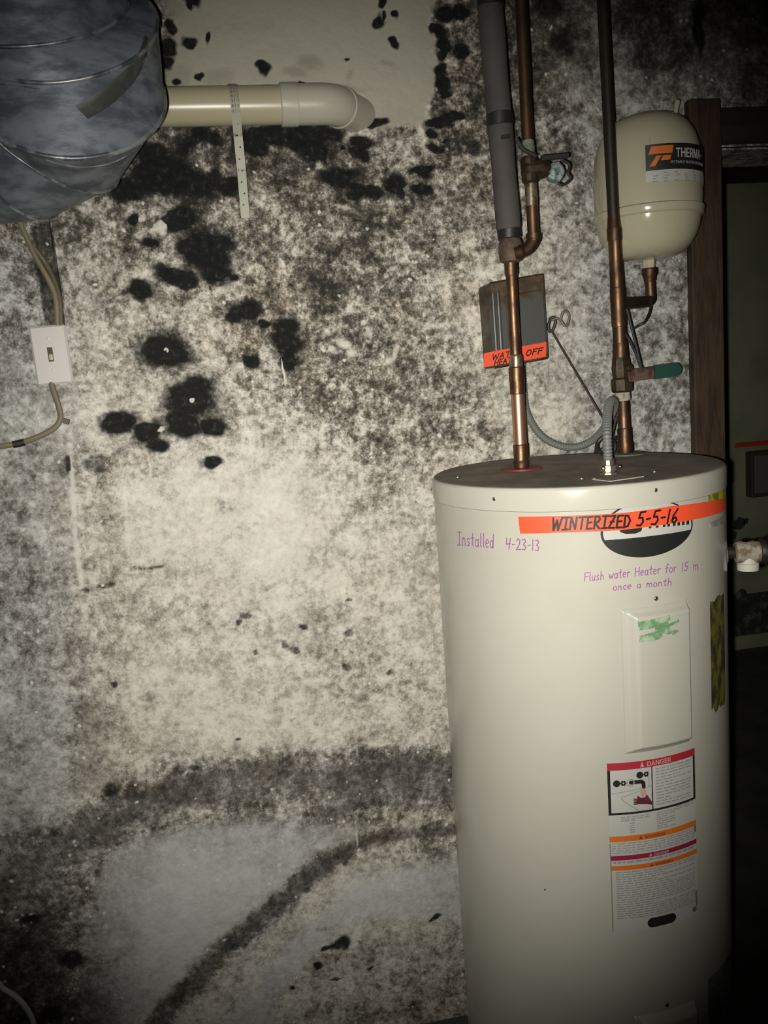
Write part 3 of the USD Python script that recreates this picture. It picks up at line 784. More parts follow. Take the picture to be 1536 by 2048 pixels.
# ------------------------------------------------------------------ water heater
HX, HY, HR, HZ = 0.6089, -0.353, 0.265, 1.381
C = lambda u, v: cyl_hit(u, v, HX, HY, HR)
put = on_cyl(HX, HY, HR)
heater = thing("water_heater", "tall white cylindrical electric water heater with purple writing and labels", "water heater", (HX, HY, 0))
ax0, ax1 = np.array([HX, HY, 0.0]), np.array([HX, HY, 2.0])
obj("jacket", lathe(ax0, ax1, [(0.02, HR - 0.01), (0.03, HR), (0.4, HR), (0.9, HR), (1.346, HR)], 160), M["enamel"], heater)
obj("base_ring", lathe(ax0, ax1, [(0.0, HR - 0.03), (0.03, HR - 0.03)], 64), M["black"], heater)
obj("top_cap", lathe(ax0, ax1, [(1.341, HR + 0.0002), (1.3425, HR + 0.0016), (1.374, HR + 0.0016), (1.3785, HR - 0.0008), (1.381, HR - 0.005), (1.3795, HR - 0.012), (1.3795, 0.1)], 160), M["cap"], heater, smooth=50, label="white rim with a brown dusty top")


def screw(u, v, where=None, r=0.0036):
    s, z = where or C(u, v)
    a = s / HR
    n = np.array([math.sin(a), -math.cos(a), 0])
    o = np.array([HX, HY, z]) + n * HR
    obj("screw", lathe(o, o + n, [(0, r), (0.0012, r), (0.0022, r * 0.6), (0.0016, r * 0.25)], 14), M["screw"], heater)


for q in ((989, 998), (1311, 980), (1312, 1197), (1334, 2010), (1090, 1779)):
    screw(*q, r=0.0036 if q[0] != 1090 else 0.0014)


def panel(s0, s1, z0, z1):
    """A pressed cover: flanges slope up to a raised field."""
    ss, zz = np.linspace(s0, s1, 61), np.linspace(z0, z1, 121)
    S, Z = np.meshgrid(ss, zz)
    e = np.minimum.reduce([(S - s0) / 0.026, (s1 - S) / 0.008, (Z - z0) / 0.014, (z1 - Z) / 0.016])
    e2 = np.minimum.reduce([(S - s0) / 0.004, (s1 - S) / 0.003, (Z - z0) / 0.004, (z1 - Z) / 0.004])
    h = 0.004 * np.clip(e2, 0, 1) + 0.010 * sstep(0.28, 1.0, np.clip(e, 0, 1))
    v = put(S.ravel(), Z.ravel(), h.ravel() - 0.0003)
    k = np.arange(S.size).reshape(S.shape)
    q = np.stack([k[:-1, :-1], k[:-1, 1:], k[1:, 1:], k[1:, :-1]], -1).reshape(-1, 4)
    return trimesh.Trimesh(v, np.vstack([q[:, [0, 1, 2]], q[:, [0, 2, 3]]]), process=False)


sa, za = C(1238, 1217)
sb, zb = C(1373, 1199)
sc, zc = C(1250, 1508)
p_up = obj("access_panel", panel((sa + sc) / 2, sb, zc, (za + zb) / 2), M["panel"], heater, smooth=45)
putp = on_cyl(HX, HY, HR + 0.0138)
CP = lambda u, v: cyl_hit(u, v, HX, HY, HR + 0.0138)
scr = []
for pts, w in (([(1276, 1249), (1300, 1245), (1340, 1235)], 9), ([(1279, 1256), (1315, 1250), (1336, 1243)], 8), ([(1310, 1258), (1335, 1252), (1358, 1241)], 5), ([(1280, 1277), (1310, 1268), (1340, 1258)], 9),
               ([(1278, 1281), (1305, 1279), (1325, 1272)], 6), ([(1320, 1262), (1336, 1266), (1352, 1262)], 5), ([(1315, 1255), (1340, 1262)], 9), ([(1345, 1269), (1356, 1261)], 4)):
    scr.append(LineString([CP(*q) for q in pts]).buffer(w * 0.00083 / 1.7, cap_style="flat"))
obj("marker_scribble", sheet(unary_union(scr).intersection(sbox(-9, -9, 9, 9)), putp, 0.012, 0.0002), M["print_green"], p_up)
s0, z0 = C(1268, 2024)
obj("access_panel", panel((sa + sc) / 2, sb, z0 - 0.34, C(1392, 1996)[1]), M["panel"], heater, smooth=45)

# purple handwriting
INKW = 0.0016
for txt, p0, p1, up in (("Installed", (915, 1090), (988, 1096), (0, -26)), ("4-23-13", (1012, 1098), (1079, 1102), (0, -22)),
                        ("Flush water Heater for 15 m", (1168, 1163), (1396, 1139), (1, -17)), ("once a month", (1226, 1181), (1343, 1170), (1, -14))):
    obj("handwriting", sheet(hand(txt, p0, p1, up, C, INKW if up[1] < -20 else 0.0013), put, 0.012, 0.0002), M["purple"], heater, label=f"purple marker words {txt}")

# oval maker's badge, mostly under the tape
el = [C(1293 + 92 * math.cos(t), 1057 + 57 * math.sin(t) - 0.10 * 92 * math.cos(t)) for t in np.linspace(0, 2 * np.pi, 72, endpoint=False)]
oval = Polygon(el)
badge = obj("badge_sticker", sheet(oval, put, 0.012, 0.0002), M["print_black"], heater, label="black and white oval badge under the tape")
inner = affinity.scale(oval, 0.955, 0.955)
z_of = lambda u, v: C(u, v)[1]
low = Polygon([C(1190, 1081), C(1215, 1080), C(1300, 1072), C(1390, 1057), C(1390, 990), C(1190, 990)])
obj("badge_white", sheet(inner.intersection(low), put, 0.012, 0.0006), M["paper"], badge)
letters = [Polygon([C(*q) for q in ((1238, 1058), (1284, 1054), (1282, 1062), (1270, 1067), (1252, 1068), (1240, 1064))])]
for u in (1297, 1311, 1325, 1334, 1345, 1354, 1363, 1372):
    letters.append(Polygon([C(u, 1040), C(u + 5, 1039), C(u + 5, 1056 - (u - 1297) * 0.10), C(u, 1057 - (u - 1297) * 0.10)]))
obj("badge_lettering", sheet(unary_union(letters).intersection(inner), put, 0.012, 0.001), M["print_black"], badge)

# yellow stickers on the right flank and a dark one low down
st = [C(*q) for q in ((1420, 1203), (1449, 1196), (1449, 1426), (1422, 1432))]
sA, sB, zA, zB = C(1421, 1300)[0], C(1449, 1300)[0], C(1421, 1432)[1], C(1421, 1203)[1]
edge = [(sA, zA + 0.01), (sA, zB)] + [(sA + (sB - sA) * t, zB + 0.004 * rnd.uniform(-1, 1)) for t in np.linspace(0.1, 0.9, 6)] + [(sB, zB)] + [(sB, zA + 0.02)] + [(sB - (sB - sA) * t, zA + 0.012 * rnd.random()) for t in np.linspace(0.1, 0.9, 8)]
obj("energy_sticker", sheet(Polygon(edge).buffer(0), put, 0.012, 0.0002), M["yellow"], heater, label="torn mottled yellow sticker on the right flank")
obj("yellow_sticker", sheet(Polygon([C(1416, 982), C(1433, 976), C(1449, 968), C(1449, 998), C(1416, 1004)]).buffer(0), put, 0.012, 0.0002), M["yellow_clean"], heater)
obj("glue_patch", sheet(Polygon([C(1419, 1045), C(1446, 1030), C(1447, 1046), C(1420, 1056)]).buffer(0), put, 0.012, 0.0002), M["grime_label"], heater)
sA, sB, zB = C(1416, 2000)[0], C(1460, 2000)[0], C(1416, 1958)[1]
obj("rating_sticker", sheet(sbox(sA, 0.02, sB + 0.03, zB), put, 0.012, 0.0002), M["soot"], heater, label="dark grey sticker low on the right flank")

# the long warning label
q = [C(1212, 1526), C(1389, 1496), C(1394, 1831), C(1227, 1861)]
LS0, LS1, LZ1, LZ0 = (q[0][0] + q[3][0]) / 2, (q[1][0] + q[2][0]) / 2, (q[0][1] + q[1][1]) / 2, (q[2][1] + q[3][1]) / 2
LW, LH = LS1 - LS0, LZ1 - LZ0
L = lambda a, b: (LS0 + a * LW, LZ1 - b * LH)
R4 = lambda a0, b0, a1, b1: Polygon([L(a0, b0), L(a1, b0), L(a1, b1), L(a0, b1)])
lab = obj("warning_label", sheet(R4(0, 0, 1, 1), put, 0.012, 0.0002), M["paper"], heater, label="white warning label with red and orange bars")
pr = lambda shape, off=0.0006: sheet(shape, put, 0.012, off)
obj("danger_bar", pr(R4(0, 0, 1, 0.042)), M["print_red"], lab)
obj("picture_frame", pr(R4(0, 0.042, 1, 0.300).difference(R4(0.028, 0.042, 0.972, 0.288)).union(R4(0.455, 0.042, 0.466, 0.288)), 0.0005), M["print_black"], lab)
obj("warning_bar", pr(R4(0.0, 0.425, 1, 0.458)), M["print_orange"], lab)
obj("danger_bar", pr(R4(0.0, 0.540, 1, 0.567)), M["print_maroon"], lab)
obj("warning_bar", pr(R4(0.0, 0.600, 1, 0.627)), M["print_orange"], lab)


def words(text, a, b, h, bold=True):
    t = print_text(text, h * LH, bold)
    x, y = L(a, b)
    return affinity.translate(t, x, y)


triang = lambda a, b, h: Polygon([L(a, b), L(a + 0.042, b), L(a + 0.021, b - h)])
obj("lettering", pr(unary_union([words("DANGER", 0.405, 0.035, 0.026), triang(0.335, 0.036, 0.032)]), 0.0010), M["print_skin"], lab)
obj("lettering", pr(unary_union([words("WARNING", 0.36, 0.452, 0.018), triang(0.30, 0.452, 0.022)]), 0.0010), M["print_brown"], lab)
obj("lettering", pr(unary_union([words("DANGER", 0.46, 0.562, 0.016), triang(0.40, 0.562, 0.02)]), 0.0010), M["print_skin"], lab)
obj("lettering", pr(unary_union([words("WARNING", 0.47, 0.622, 0.016), triang(0.41, 0.622, 0.02)]), 0.0010), M["print_brown"], lab)
# picture: bath taps, spout and a hand under hot water
disc = lambda a, b, r: Point(*L(a, b)).buffer(r * LW)
knob = lambda a, b: unary_union([disc(a, b, 0.036)] + [disc(a + 0.068 + 0.02 * math.cos(t), b + 0.010 * math.sin(t), 0.011) for t in np.linspace(0, 2 * np.pi, 7)[:-1]])
spout = LineString([L(0.235, 0.118), L(0.345, 0.118), L(0.365, 0.128), L(0.368, 0.150)]).buffer(0.020 * LW)
obj("tap_picture", pr(unary_union([knob(0.09, 0.118), knob(0.33, 0.080), spout])), M["print_black"], lab)
obj("bath_picture", pr(unary_union([LineString([L(0.04, 0.175), L(0.30, 0.160), L(0.36, 0.155)]).buffer(0.0006), LineString([L(0.13, 0.200), L(0.30, 0.175), L(0.45, 0.150)]).buffer(0.0006), LineString([L(0.13, 0.200), L(0.16, 0.225), L(0.31, 0.285)]).buffer(0.0008), disc(0.232, 0.118, 0.042).difference(disc(0.232, 0.118, 0.030)), LineString([L(0.425, 0.06), L(0.425, 0.15)]).buffer(0.0006)])), M["print_grey"], lab)
obj("water_picture", pr(Polygon([L(0.34, 0.158), L(0.385, 0.158), L(0.40, 0.205), L(0.33, 0.205)])), M["print_skin"], lab)
obj("hand_picture", pr(unary_union([Polygon([L(0.30, 0.196), L(0.335, 0.212), L(0.375, 0.212), L(0.40, 0.198), L(0.452, 0.245), L(0.452, 0.262), L(0.40, 0.252), L(0.31, 0.246), L(0.285, 0.230)])] + [LineString([L(0.31, 0.222 + k * 0.007), L(0.262, 0.214 + k * 0.010)]).buffer(0.0011) for k in range(4)]), 0.0008), M["print_hand"], lab)
badge2 = LineString([L(0.42, 0.962), L(0.645, 0.962)]).buffer(0.0088)
obj("maker_badge", pr(badge2), M["print_black"], lab)
obj("maker_mark", pr(LineString([L(0.435, 0.962), L(0.505, 0.962)]).buffer(0.0036), 0.0010), M["screw"], lab)


def small_print(a0, a1, b0, b1, rows, fill=0.9, h=0.5):
    out, step = [], (b1 - b0) / rows
    for i in range(rows):
        a = a0
        stop = a1 if rnd.random() < fill else a0 + (a1 - a0) * rnd.uniform(0.3, 0.8)
        while a < stop - 0.01:
            w = rnd.uniform(0.025, 0.10)
            out.append(R4(a, b0 + i * step, min(a + w, stop), b0 + (i + h) * step))
            a += w + 0.014
    return out


rows = small_print(0.50, 0.94, 0.055, 0.280, 13, 0.8, 0.42) + small_print(0.12, 0.42, 0.312, 0.345, 3) + small_print(0.50, 0.72, 0.312, 0.415, 8, 0.6) + small_print(0.72, 0.96, 0.300, 0.33, 2)
rows += small_print(0.21, 0.26, 0.35, 0.415, 5) + small_print(0.02, 0.98, 0.466, 0.535, 5, 0.9, 0.42) + small_print(0.03, 0.97, 0.574, 0.594, 1, 0.9, 0.6) + small_print(0.05, 0.97, 0.636, 0.925, 21, 0.85, 0.45)
obj("small_print", pr(unary_union(rows)), M["print_grey"], lab, kind="stuff")
for st_ in (LineString([L(0.003, 0.47), L(0.004, 0.7), L(0.002, 0.99)]).buffer(0.0009), Point(*L(0.955, 0.962)).buffer(0.0052), LineString([L(0.985, 0.86), L(0.985, 0.94)]).buffer(0.0022), LineString([L(0.985, 0.46), L(0.985, 0.49)]).buffer(0.0022)):
    obj("label_stain", pr(st_, 0.0007), M["soot"], lab)

# things on the heater's top that belong to it
n1 = Pz(1043, 938, HZ)
n1 = np.array([0.527, -0.292, HZ])
n2 = np.array([0.780, -0.207, HZ])
obj("hot_collar", lathe(n1, n1 + [0, 0, 1], [(-0.001, 0.040), (0.0015, 0.040), (0.003, 0.034), (0.003, 0.012)], 36), M["red_collar"], heater, label="red plastic collar round the left pipe")
obj("cold_collar", lathe(n2, n2 + [0, 0, 1], [(-0.001, 0.040), (0.0015, 0.040), (0.003, 0.034), (0.003, 0.012)], 36), M["greenish"], heater, label="green stained collar round the right pipe")
kx = Pz(1236, 957, HZ)
obj("wiring_cover", frame_box(kx + [0.0, 0, 0.0008], (0.034, 0.009, 0), (-0.006, 0.022, 0), (0, 0, 0.0009), 0.001), M["cap"], heater)
for u, v in ((1309, 943), (915, 954), (1163, 957), (1189, 957)):
    q = Pz(u, v, HZ)
    obj("cap_screw", lathe(q - [0, 0, 0.001], q + [0, 0, 1], [(0, 0.005), (0.002, 0.005), (0.004, 0.003)], 14), M["steel"], heater)

# relief valve on the right flank
va = math.radians(74)
vd = np.array([math.sin(va), -math.cos(va), 0])
vz = cyl_hit(1455, 1122, HX, HY, HR)[1]
vo = np.array([HX, HY, vz]) + vd * HR
valve = obj("relief_valve", lathe(vo, vo + vd, [(0.022, 0.011), (0.024, 0.019), (0.034, 0.021), (0.044, 0.018), (0.054, 0.021), (0.066, 0.019), (0.072, 0.012)], 18), M["crust"], heater, label="crusted brass relief valve with white outlet")
obj("wall_plate", lathe(vo, vo + vd, [(-0.003, 0.032), (0.002, 0.032), (0.006, 0.024), (0.006, 0.012)], 32), M["enamel"], valve)
obj("nipple", lathe(vo, vo + vd, [(0.0, 0.0115), (0.03, 0.0115)], 20), M["brass"], valve)
ov = vo + vd * 0.046
obj("outlet", lathe(ov - [0, 0, 0.010], ov - [0, 0, 1], [(0, 0.016), (0.010, 0.016), (0.011, 0.0195), (0.024, 0.0195), (0.025, 0.017)], 24), M["white_plastic"], valve)
obj("bonnet", lathe(vo, vo + vd, [(0.066, 0.022), (0.069, 0.024), (0.076, 0.024), (0.080, 0.012)], 20), M["black"], valve)
obj("stem", lathe(vo, vo + vd, [(0.078, 0.006), (0.130, 0.006)], 14), M["white_plastic"], valve)
obj("lever", frame_box(vo + vd * 0.084 + [0, 0, 0.002], vd * 0.003, np.cross(vd, [0, 0, 1]) * 0.006, (0, 0, 0.030), 0.001), M["black"], valve)

# orange tape on the heater
tape = thing("tape_strip", "long orange tape strip across the water heater dated in black ink", "tape", put(*[np.array([x]) for x in C(1240, 1045)], np.array([0.0]))[0])
upper = [(1037, 1033), (1100, 1032), (1170, 1030), (1240, 1026), (1290, 1020), (1340, 1012), (1400, 1005), (1430, 1000), (1447, 996)]
lower = [(1449, 1012), (1445, 1022), (1430, 1028), (1380, 1040), (1340, 1047), (1290, 1054), (1240, 1060), (1180, 1063), (1110, 1065), (1041, 1067), (1039, 1050)]
obj("band", sheet(Polygon([C(*q) for q in upper + lower]).buffer(0), put, 0.010, 0.0016), M["tape"], tape)
obj("lettering", sheet(unary_union([hand("WINTERIZED", (1104, 1060), (1259, 1054), (3, -24), C, 0.0033), hand("5-5-16", (1272, 1052), (1352, 1045), (5, -28), C, 0.0032)]), put, 0.010, 0.0021), M["ink"], tape, label="hand printed black letters and date")

# ------------------------------------------------------------------ hot pipe, left: riser, tee and the bare branch beside the sleeve
YL = n1[1]
hot = thing("copper_pipe", "copper pipe rising in front of the rusty switch box to a corroded tee", "pipe", n1)
A, B = n1, P(1021, 520, YL)
kA = unit(B - A)
zt = lambda u, v: float((P(u, v, YL) - A) @ kA)
d = {k: zt(*q) for k, q in dict(a=(1044, 922), b=(1042, 890), c=(1037, 765), d=(1035, 735), e=(1034, 712), f=(1021, 548), g=(1021, 522)).items()}
obj("adapter", lathe(A, B, [(0, 0.0145), (d["a"] - 0.004, 0.0150), (d["a"], 0.0162), (d["a"] + 0.004, 0.0140), (d["b"], 0.0142), (d["b"] + 0.002, 0.0128)], 32), M["copper"], hot)
obj("pipe", lathe(A, B, [(d["b"], 0.0128), (d["c"], 0.0128)], 32), M["copper_bright"], hot, label="bright copper length below the coupling")
obj("coupling", lathe(A, B, [(d["c"] - 0.022, 0.0131), (d["c"] - 0.020, 0.0142), (d["c"] + 0.002, 0.0142), (d["c"] + 0.003, 0.0148), (d["d"], 0.0148), (d["d"] + 0.002, 0.0125)], 32), M["copper"], hot)
obj("solder_joint", lathe(A, B, [(d["d"], 0.0132), (d["d"] + 0.004, 0.0126), (d["e"], 0.0126), (d["e"] + 0.003, 0.0105)], 32), M["solder"], hot)
obj("pipe", lathe(A, B, [(d["e"], 0.0105), (d["f"], 0.0105)], 32), M["copper"], hot)
obj("solder_joint", lathe(A, B, [(d["f"] - 0.004, 0.0108), (d["f"], 0.0124), (d["g"] + 0.004, 0.0124)], 28), M["copper"], hot)
t0, t1 = P(1022, 526, YL), P(1020, 480, YL)
rr = [(0, 0.0125), (0.003, 0.0205), (0.022, 0.0225), (0.034, 0.0215), (0.043, 0.0190), (np.linalg.norm(t1 - t0), 0.0190)]
tee = lathe(t0, t1, rr, 36)
tv = np.asarray(tee.vertices)
tee.vertices = tv + (meshkit.fbm(tv * 90, 3, 4)[:, None] - 0.5) * 0.003
obj("tee", tee, M["corroded"], hot, label="dark corroded tee")
YB = YL - 0.012
el = spline([P(1026, 508, YB), P(1044, 503, YB), P(1057, 496, YB), P(1066, 482, YB), P(1067, 468, YB)], 8)
obj("elbow", tube(el, np.interp(np.arange(len(el)), [0, 6, 9, len(el) - 9, len(el) - 6, len(el) - 1], [0.0142, 0.0142, 0.0122, 0.0122, 0.0140, 0.0140]), 24), M["copper"], hot)
b0, b1 = P(1067, 472, YB), P(1061, 362, YB)
obj("pipe", lathe(b0, b1, [(0, 0.0108), (np.linalg.norm(b1 - b0) * 0.55, 0.0108)], 28), M["copper"], hot)
obj("pipe", lathe(b0, b1, [(np.linalg.norm(b1 - b0) * 0.55, 0.0112), (np.linalg.norm(b1 - b0), 0.0112)], 28), M["solder"], hot, label="tinned length under the drain valve")
v0, v1 = P(1061, 368, YB), P(1057, 312, YB)
dv = obj("drain_valve", [lathe(v0, v1, [(0, 0.0112), (0.004, 0.0150), (0.040, 0.0158), (0.046, 0.0140), (np.linalg.norm(v1 - v0), 0.0125)], 12)], M["brass"], hot, smooth=20, label="old brass valve with a crusted outlet")
w0, w1 = P(1046, 340, YB), P(1098, 338, YB)
obj("side_body", lathe(w0, w1, [(0, 0.013), (0.003, 0.0165), (0.030, 0.0175), (0.040, 0.0160), (np.linalg.norm(w1 - w0), 0.0125)], 10), M["brass"], dv, smooth=20)
lump = lathe(P(1094, 341, YB), P(1128, 350, YB), [(0, 0.010), (0.006, 0.0155), (0.016, 0.019), (0.026, 0.0165), (0.032, 0.006)], 30)
lv = np.asarray(lump.vertices)
lump.vertices = lv + (meshkit.fbm(lv * 110, 3, 9)[:, None] - 0.5) * 0.012
obj("crusted_outlet", lump, M["verdigris"], dv, label="outlet thick with pale blue corrosion")
obj("handle", tube(spline([P(1126, 320, YB - .01), P(1139, 330, YB - .01), P(1136, 346, YB - .01), P(1141, 358, YB - .01), P(1126, 370, YB - .01), P(1116, 366, YB - .01)], 8), 0.0026, 10), M["black"], dv)
obj("lever", frame_box((P(1082, 317, YB - .014) + P(1137, 311, YB - .014)) / 2, (P(1137, 311, YB - .014) - P(1082, 317, YB - .014)) / 2, (0, 0.004, 0), (0.0, 0, 0.0045), 0.001), M["black"], dv)
obj("packing_strap", tube(spline([P(1032, 276, YB - .016), P(1044, 296, YB - .016), P(1060, 306, YB - .016), P(1072, 312, YB - .016)], 6), 0.0040, 10), M["black"], dv)
c0, c1 = P(1057, 316, YB), P(1041, -20, YB)
LB = np.linalg.norm(c1 - c0)
top = c0 + (c1 - c0) / LB * ((CEIL - c0[2]) / ((c1 - c0)[2] / LB))
obj("solder_joint", lathe(c0, c1, [(0, 0.0128), (0.022, 0.0122), (0.030, 0.0112)], 28), M["greenish"], hot)
obj("pipe", lathe(c0, top, [(0.026, 0.0112), (np.linalg.norm(top - c0) - 0.001, 0.0112)], 28), M["copper_dark"], hot)

# foam sleeve on the straight branch
YF = YL
f0, f1 = P(1019, 478, YF), P(979, 0, YF)
kf = unit(f1 - f0)
ftop = f0 + kf * ((CEIL - 0.002 - f0[2]) / kf[2])
sleeve = thing("pipe_insulation", "dark grey foam sleeve with black tape bands on the pipe left of the bare copper", "insulation", f0)
fl = np.linalg.norm(ftop - f0)
dF = lambda u, v: float((P(u, v, YF) - f0) @ kf)
prof = [(0.016, 0.0205)] + [(x, 0.0225 + 0.0006 * math.sin(x * 40)) for x in np.linspace(0.02, fl, 24)]
obj("foam_tube", lathe(f0, ftop, prof, 36), M["foam"], sleeve)
for v0_, v1_, extra in ((483, 458, -0.0016), (252, 226, 0.0009), (13, -40, 0.0009)):
    a_, b_ = dF(1019, v0_), dF(1019, v1_)
    obj("tape_band", lathe(f0, ftop, [(max(a_, 0.0), 0.0222 + extra), (max(a_, 0.0) + 0.001, 0.0234 + extra), (b_ - 0.001, 0.0234 + extra), (b_, 0.0222 + extra)], 36), M["black_tape"], sleeve)
obj("split_nub", frame_box(P(1012, 273, YF - 0.0245), (0.009, 0, 0.001), (0, 0.002, 0), (0, 0, 0.0035), 0.001), M["black_tape"], sleeve)

# ------------------------------------------------------------------ cold pipe, right
YR = n2[1]
cold = thing("copper_pipe", "copper pipe rising in front of the cream tank, with a green handled ball valve", "pipe", n2)
A, B = n2, P(1206, 0, YR)
kA = unit(B - A)
zt = lambda u, v: float((P(u, v, YR) - A) @ kA)
L_ = {v: zt(1230, v) for v in (905, 888, 860, 797, 782, 742, 716, 690, 655, 640, 575, 545, 482, 455, 432)}
full = (CEIL - A[2]) / kA[2] - 0.001
obj("adapter", lathe(A, B, [(0, 0.0150), (0.010, 0.0165), (L_[888], 0.0160), (L_[888] + 0.004, 0.0146), (L_[860], 0.0146), (L_[860] + 0.003, 0.0128)], 32), M["copper_dark"], cold)
obj("pipe", lathe(A, B, [(L_[860], 0.0128), (L_[797], 0.0128)], 32), M["copper"], cold)
obj("thread", lathe(A, B, [(L_[797] - 0.006, 0.0150), (L_[797], 0.0158), (L_[782], 0.0158)], 16), M["crust"], cold)
obj("valve_body", lathe(A, B, [(L_[782] - 0.004, 0.0190), (L_[782], 0.0222), (L_[782] + 0.022, 0.0222), (L_[782] + 0.026, 0.0185), (L_[742] + 0.004, 0.0200), (L_[716] - 0.006, 0.0180), (L_[716], 0.0165)], 8), M["brass"], cold, smooth=20)
obj("coupling", lathe(A, B, [(L_[716], 0.0160), (L_[690], 0.0152), (L_[690] + 0.003, 0.0146)], 32), M["copper_dark"], cold)
obj("pipe", lathe(A, B, [(L_[690], 0.0138), (L_[640], 0.0138)], 32), M["copper_dark"], cold)
obj("tee", lathe(A, B, [(L_[655], 0.0140), (L_[655] + 0.002, 0.0150), (L_[640], 0.0152), (L_[575] - 0.004, 0.0152), (L_[575], 0.0140)], 32), M["copper"], cold)
obj("pipe", lathe(A, B, [(L_[575], 0.0140), (L_[545] - 0.002, 0.0140), (L_[545], 0.0136), (L_[482], 0.0136)], 32), M["copper"], cold)
obj("coupling", lathe(A, B, [(L_[482], 0.0140), (L_[482] + 0.003, 0.0150), (L_[455] - 0.003, 0.0152), (L_[455], 0.0140), (L_[432] - 0.004, 0.0125), (L_[432], 0.0122)], 32), M["copper_dark"], cold)
obj("pipe", lathe(A, B, [(L_[432], 0.0118), (full, 0.0118)], 32), M["iron"], cold, label="dark brown upper length")
g0, g1, g2 = P(1256, 752, YR - 0.018), P(1308, 745, YR - 0.018), P(1352, 739, YR - 0.018)
gx = unit(g2 - g0)
gz = unit(np.cross(gx, [0, 1, 0])) * -1
if gz[2] < 0:
    gz = -gz
hnd = obj("lever", frame_box((g0 + g1) / 2, gx * np.linalg.norm(g1 - g0) / 2, (0, 0.0022, 0), gz * 0.0125, 0.001), M["maroon"], cold, label="worn maroon lever with a green grip")
obj("lever_stem", lathe(A + kA * (L_[742] + 0.004), A + kA * (L_[742] + 0.004) + np.array([0.35, -1, 0]), [(0.0, 0.008), (0.024, 0.008), (0.027, 0.006)], 12), M["brass"], cold)
g_len = np.linalg.norm(g2 - g1)
gp = trimesh.creation.extrude_polygon(unary_union([sbox(0, -0.0138, g_len - 0.004, 0.0138), Point(g_len - 0.004, 0).buffer(0.0138)]), 0.010, engine="earcut")
gv = np.asarray(gp.vertices)
gp = trimesh.Trimesh(g1 + gv[:, :1] * gx + gv[:, 1:2] * gz + (gv[:, 2:] - 0.005) * unit(np.cross(gx, gz)), gp.faces, process=False)
obj("grip", gp, M["green_grip"], hnd, label="dark green grip")
# branch to the tank
TX, TY = P(1299, 540, -0.145)[0], -0.145
br = spline([A + kA * zt(1236, 606), P(1262, 606, -0.192), P(1288, 604, -0.160), [TX, TY, P(1299, 600, TY)[2]], [TX + 0.001, TY, P(1300, 585, TY)[2]], [TX, TY, P(1299, 560, TY)[2]]], 8)
obj("branch", tube(br[:26], np.full(26, 0.0118), 22), M["iron"], cold)
obj("branch_elbow", tube(br[20:], np.full(len(br) - 20, 0.0112), 22), M["copper_dark"], cold)
zt2 = P(1299, 562, TY)[2]
obj("branch_adapter", lathe([TX, TY, zt2 - 0.002], [TX, TY, zt2 + 1], [(0, 0.0112), (0.002, 0.0125), (0.010, 0.0135), (0.016, 0.0165), (0.026, 0.0165), (0.028, 0.0150)], 24), M["copper_dark"], cold)
tie = thing("cable_tie", "black wire ties hanging between the copper pipe and the tank branch", "cable tie", P(1252, 615, -0.215))
YT = -0.222
obj("wire", tube(spline([P(1254, 618, YT), P(1262, 650, YT), P(1272, 690, YT), P(1281, 728, YT), P(1285, 742, YT)], 6), 0.0029, 10), M["black"], tie)
obj("wire", tube(spline([P(1243, 655, YT + .015), P(1256, 676, YT), P(1270, 704, YT), P(1281, 735, YT)], 6), 0.0026, 10), M["black"], tie)
obj("wire", tube(spline([P(1303, 598, YT + .05), P(1300, 622, YT + .03), P(1290, 643, YT), P(1277, 651, YT), P(1266, 658, YT)], 6), 0.0028, 10), M["black"], tie)

# ------------------------------------------------------------------ expansion tank
tb, tt = P(1299, 521, TY)[2], P(1299, 232, TY)[2]
TR = 0.1085
hh = tt - tb
tank = thing("expansion_tank", "cream steel expansion tank with a black label in front of the wooden post", "tank", (TX, TY, tb))
prof = []
for t in np.linspace(-90, 90, 61):
    c_, s_ = math.cos(math.radians(t)), math.sin(math.radians(t))
    prof.append((hh / 2 + math.copysign(abs(s_) ** 0.72, s_) * hh / 2, max(1e-4, TR * abs(c_) ** 0.60)))
T0, T1 = np.array([TX, TY, tb]), np.array([TX, TY, tb + 1])
obj("shell", lathe(T0, T1, prof, 72), M["cream"], tank)
zs = P(1299, 419, TY - 0.05)[2] - tb - 0.004
obj("seam", lathe(T0, T1, [(zs - 0.010, TR - 0.002), (zs - 0.007, TR + 0.0012), (zs - 0.001, TR + 0.0015), (zs + 0.001, TR + 0.0026), (zs + 0.007, TR + 0.0026), (zs + 0.010, TR - 0.002)], 72), M["cream"], tank)
q = P(1349, 226, TY - 0.02)
obj("air_stem", lathe([q[0], TY - 0.02, tt - 0.014], [q[0] + 0.20, TY - 0.02, tt + 1], [(0, 0.008), (0.008, 0.008), (0.009, 0.0045), (0.024, 0.0045), (0.025, 0.0055), (0.036, 0.0055), (0.038, 0.004)], 14), M["cream"], tank)
obj("nipple", lathe([TX, TY, tb + 0.010], [TX, TY, -1], [(0, 0.017), (0.006, 0.017), (0.007, 0.0130), (0.020, 0.0130), (0.022, 0.0115), (0.028, 0.0115)], 6), M["cream"], tank, smooth=20)
CT = lambda u, v: cyl_hit(u, v, TX, TY, TR)
putT = on_cyl(TX, TY, TR + 0.0005)
s0, zt_ = CT(1290, 291)
s1 = s0 + 0.205
zb_, zw = CT(1292, 343)[1], CT(1292, 365)[1]
lb = obj("tank_label", sheet(sbox(s0, zb_, s1, zt_), putT, 0.010, 0.0002), M["print_black"], tank, label="black label with orange letters and white print")
obj("label_foot", sheet(sbox(s0, zw, s1, zb_), putT, 0.010, 0.0002), M["paper"], lb)
hL = zt_ - zb_
Q = lambda a, b: (s0 + a * hL, zb_ + b * hL)
